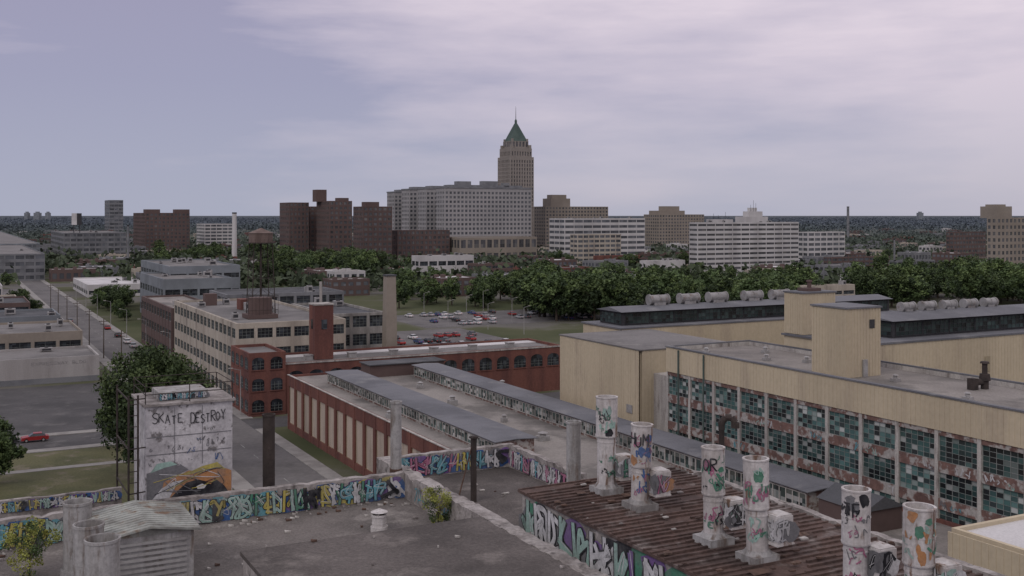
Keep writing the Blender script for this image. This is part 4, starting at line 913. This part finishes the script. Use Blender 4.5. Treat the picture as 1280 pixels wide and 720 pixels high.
# ================================================================ CARS
def carmeshes():
    P=[(-2.2,.35),(-2.25,.75),(-2.05,.95),(-1.6,1.0),(1.0,1.0),(2.1,.85),(2.25,.6),(2.2,.35)]
    m=MB(); n=len(P)
    m.add([(x,-.88,z) for x,z in P]+[(x,.88,z) for x,z in P],[tuple(range(n)),tuple(range(2*n-1,n-1,-1))]+[(i,n+i,n+(i+1)%n,(i+1)%n) for i in range(n)])
    m.box(-1.15,.25,-.66,.66,1.43,1.5)
    for s in (-.66,.64): m.box(-.5,-.4,s,s+.02,1.0,1.45)
    body=m.mesh('body',['carpaint'])
    m=MB(); Q=[(-1.75,1.0,.8),(1.0,1.0,.8),(.3,1.44,.64),(-1.2,1.44,.64)]
    m.add([(x,-y,z) for x,z,y in Q]+[(x,y,z) for x,z,y in Q],[(0,1,2,3),(7,6,5,4),(0,4,5,1),(1,5,6,2),(2,6,7,3),(3,7,4,0)]); win=m.mesh('window',['dark'])
    m=MB(); m.beam((0,-.1,0),(0,.1,0),.33,n=14); m.beam((0,-.11,0),(0,.11,0),.18,1,n=10); wh=m.mesh('wheel',['tyre','metal'])
    m=MB(); m.box(0,.04,-.2,.2,-.08,.08); tl=m.mesh('tail_light',['taillight']); m=MB(); m.box(0,.04,-.2,.2,-.07,.07); hl=m.mesh('headlight',['roofwhite'])
    return body,win,wh,tl,hl
CB=carmeshes()
PC={'white':(.6,.6,.6,1),'silver':(.35,.36,.37,1),'black':(.02,.02,.022,1),'red':(.25,.02,.02,1),'blue':(.03,.06,.16,1),'grey':(.12,.12,.13,1)}
def car(a,b,rz,col,lab,group=None,lamp=False):
    x,y=W(a,b); t=empty('parked_car' if not lamp else 'car',lab,'car',x,y,.03,TH+rz,group)
    o=put('body',CB[0],t); o.color=PC[col]; put('window',CB[1],t)
    for sx in (-1.35,1.4):
        for sy in (-.82,.82): put('wheel',CB[2],t,(sx,sy,.33))
    for sy in (-.6,.6): put('tail_light',CB[3],t,(-2.29,sy,.72)); put('headlight',CB[4],t,(2.22,sy,.66))
cr=random.Random(31)
def lot(a0,a1,b0,b1,p,where,grp):
    b=b0
    while b<b1:
        a=a0
        while a<a1:
            if cr.random()<p and not any(f[0]-2<a<f[1]+2 and f[2]-3<b<f[3]+3 for f in FOOT):
                c_=cr.choice(['white','white','silver','black','blue','grey','silver','red']); car(a,b,math.pi/2+cr.uniform(-.03,.03),c_,f'{c_} car parked {where}',f'{c_} cars {grp}')
            a+=3.0
        b+=12
lot(97,156,262,330,.5,'in the rail yard lot beyond the arched brick factory','in the rail yard lot')
lot(160,225,355,395,.4,'in the lot before the tree belt','in the lot before the tree belt')
lot(6,35,530,560,.55,'in the lot beside the white shed','in the lot beside the white shed')
lot(190,240,560,590,.5,'before the light grey low building','before the light grey low building')
for i,(a,b,c_) in enumerate(((50,352,'white'),(50,340,'silver'),(50,372,'black'),(50,398,'red'),(41,430,'grey'))):
    car(a,b,math.pi/2,c_,f'{c_} car standing at the kerb of the left street')
car(14,207.6,math.pi,'red','red car driving along the cross road at far left',lamp=True); car(9,207.6,math.pi,'black','dark car following on the cross road at far left',lamp=True)
m=MB(); m.cyl(0,0,0,9,.11,.07,n=8); m.beam((0,0,8.9),(1.8,0,9.4),.05,n=6); PM=m.mesh('pole',['metal']); m=MB(); m.box(1.6,2.4,-.15,.15,9.34,9.5); LM=m.mesh('lamp_head',['palecrete'])
m=MB(); m.cyl(0,0,0,11,.16,.11,n=8); UM=m.mesh('pole',['woodpole']); m=MB(); m.box(-1.2,1.2,-.06,.06,10.1,10.25); m.box(-.9,.9,-.06,.06,9.3,9.42)
for q in (-1.1,-.6,.6,1.1): m.cyl(q,0,10.25,10.45,.05,n=6)
XM=m.mesh('crossarm',['woodpole'])
for i in range(9):
    x,y=W(52,215+i*38); t=empty('street_lamp','grey street lamp along the right kerb of the left street','street lamp',x,y,.13,TH+math.pi,'street lamps along the left street'); put('pole',PM,t); put('lamp_head',LM,t)
for i in range(9):
    x,y=W(39,216+i*34); t=empty('utility_pole','wooden utility pole along the left kerb of the left street','utility pole',x,y,.13,TH,'utility poles along the left street'); put('pole',UM,t); put('crossarm',XM,t)
for i,(u,v) in enumerate(((560,408),(583,400),(604,392),(640,404),(530,395),(610,412),(566,380),(655,418))):
    x,y=pix(u,v); t=empty('yard_lamp','tall lamp post in the rail yard behind the arched brick factory','street lamp',x,y,.02,TH,'lamp posts in the rail yard'); put('pole',PM,t); put('lamp_head',LM,t)
# ================================================================ SKY, LIGHT, CAMERA
w=bpy.data.worlds.new('World'); bpy.context.scene.world=w; w.use_nodes=True
n=w.node_tree.nodes; l=w.node_tree.links; n.clear()
out=n.new('ShaderNodeOutputWorld'); sky=n.new('ShaderNodeTexSky'); sky.sky_type='NISHITA'; sky.sun_disc=False
SE,SA=R(38),R(215)
sky.sun_elevation=SE; sky.sun_rotation=SA
b1=n.new('ShaderNodeBackground'); b1.inputs[1].default_value=.08; l.new(sky.outputs[0],b1.inputs[0])
tc=n.new('ShaderNodeTexCoord'); sx=n.new('ShaderNodeSeparateXYZ'); l.new(tc.outputs['Generated'],sx.inputs[0])
def mth(op,a,b=None):
    q=n.new('ShaderNodeMath'); q.operation=op
    for i,v in enumerate((a,b)):
        if v is None: continue
        if isinstance(v,(int,float)): q.inputs[i].default_value=v
        else: l.new(v,q.inputs[i])
    return q.outputs[0]
zc=mth('MAXIMUM',sx.outputs[2],0.)
# cloud coordinates on the sky itself: soft banks a little wider than tall
mp=n.new('ShaderNodeMapping'); mp.inputs['Scale'].default_value=(3.2,3.2,13.); mp.inputs['Location'].default_value=(1.3,4.2,.6); mp.inputs['Rotation'].default_value=(0,.16,0); l.new(tc.outputs['Generated'],mp.inputs[0])
nf=noise(n,l,mp.outputs[0],1.0,7,.5)
mp2=n.new('ShaderNodeMapping'); mp2.inputs['Scale'].default_value=(5.,5.,34.); mp2.inputs['Location'].default_value=(7.3,1.2,2.6); mp2.inputs['Rotation'].default_value=(0,.1,0); l.new(tc.outputs['Generated'],mp2.inputs[0])
nf2=noise(n,l,mp2.outputs[0],1.2,8,.55)
base=ramp(n,l,zc,[(0.,(.40,.42,.53)),(.04,(.385,.40,.525)),(.12,(.355,.355,.495)),(.2,(.35,.335,.475)),(.6,(.72,.68,.78))])
light=ramp(n,l,zc,[(0.,(.50,.48,.565)),(.05,(.57,.53,.62)),(.12,(.69,.61,.70)),(.2,(.80,.70,.78)),(.6,(.98,.92,.98))])
tilt=mth('ADD',mth('MULTIPLY',sx.outputs[0],.42),mth('MULTIPLY',mth('MINIMUM',zc,.3),.25))
mix2=mth('ADD',mth('MULTIPLY',nf,.72),mth('MULTIPLY',nf2,.3))
fac=ramp(n,l,mth('ADD',mix2,tilt),[(.42,0.),(.55,.45),(.74,1.)])
colr=mixc(n,l,fac,base,light)
b2=n.new('ShaderNodeBackground'); b2.inputs[1].default_value=1.; l.new(colr,b2.inputs[0])
mx=n.new('ShaderNodeMixShader'); mx.inputs[0].default_value=.95; l.new(b1.outputs[0],mx.inputs[1]); l.new(b2.outputs[0],mx.inputs[2]); l.new(mx.outputs[0],out.inputs[0])
sd=bpy.data.lights.new('sun','SUN'); sd.energy=.8; sd.angle=R(20); sd.color=(1,.92,.84); so=bpy.data.objects.new('sun',sd); C.objects.link(so)
dx,dy,dz=math.sin(SA)*math.cos(SE),math.cos(SA)*math.cos(SE),math.sin(SE)
from mathutils import Vector
so.rotation_euler=Vector((dx,dy,dz)).to_track_quat('Z','Y').to_euler()
cam=bpy.data.cameras.new('cam'); co=bpy.data.objects.new('camera',cam); C.objects.link(co); co.location=(0,0,H); co.rotation_euler=(R(90),0,0)
cam.sensor_width=36; cam.lens=F/1280*36; cam.shift_y=-(360-HV)/1280; cam.clip_end=60000; cam.clip_start=.5
sc=bpy.context.scene; sc.camera=co; sc.view_settings.view_transform='Standard'; sc.view_settings.look='None'; sc.view_settings.exposure=0
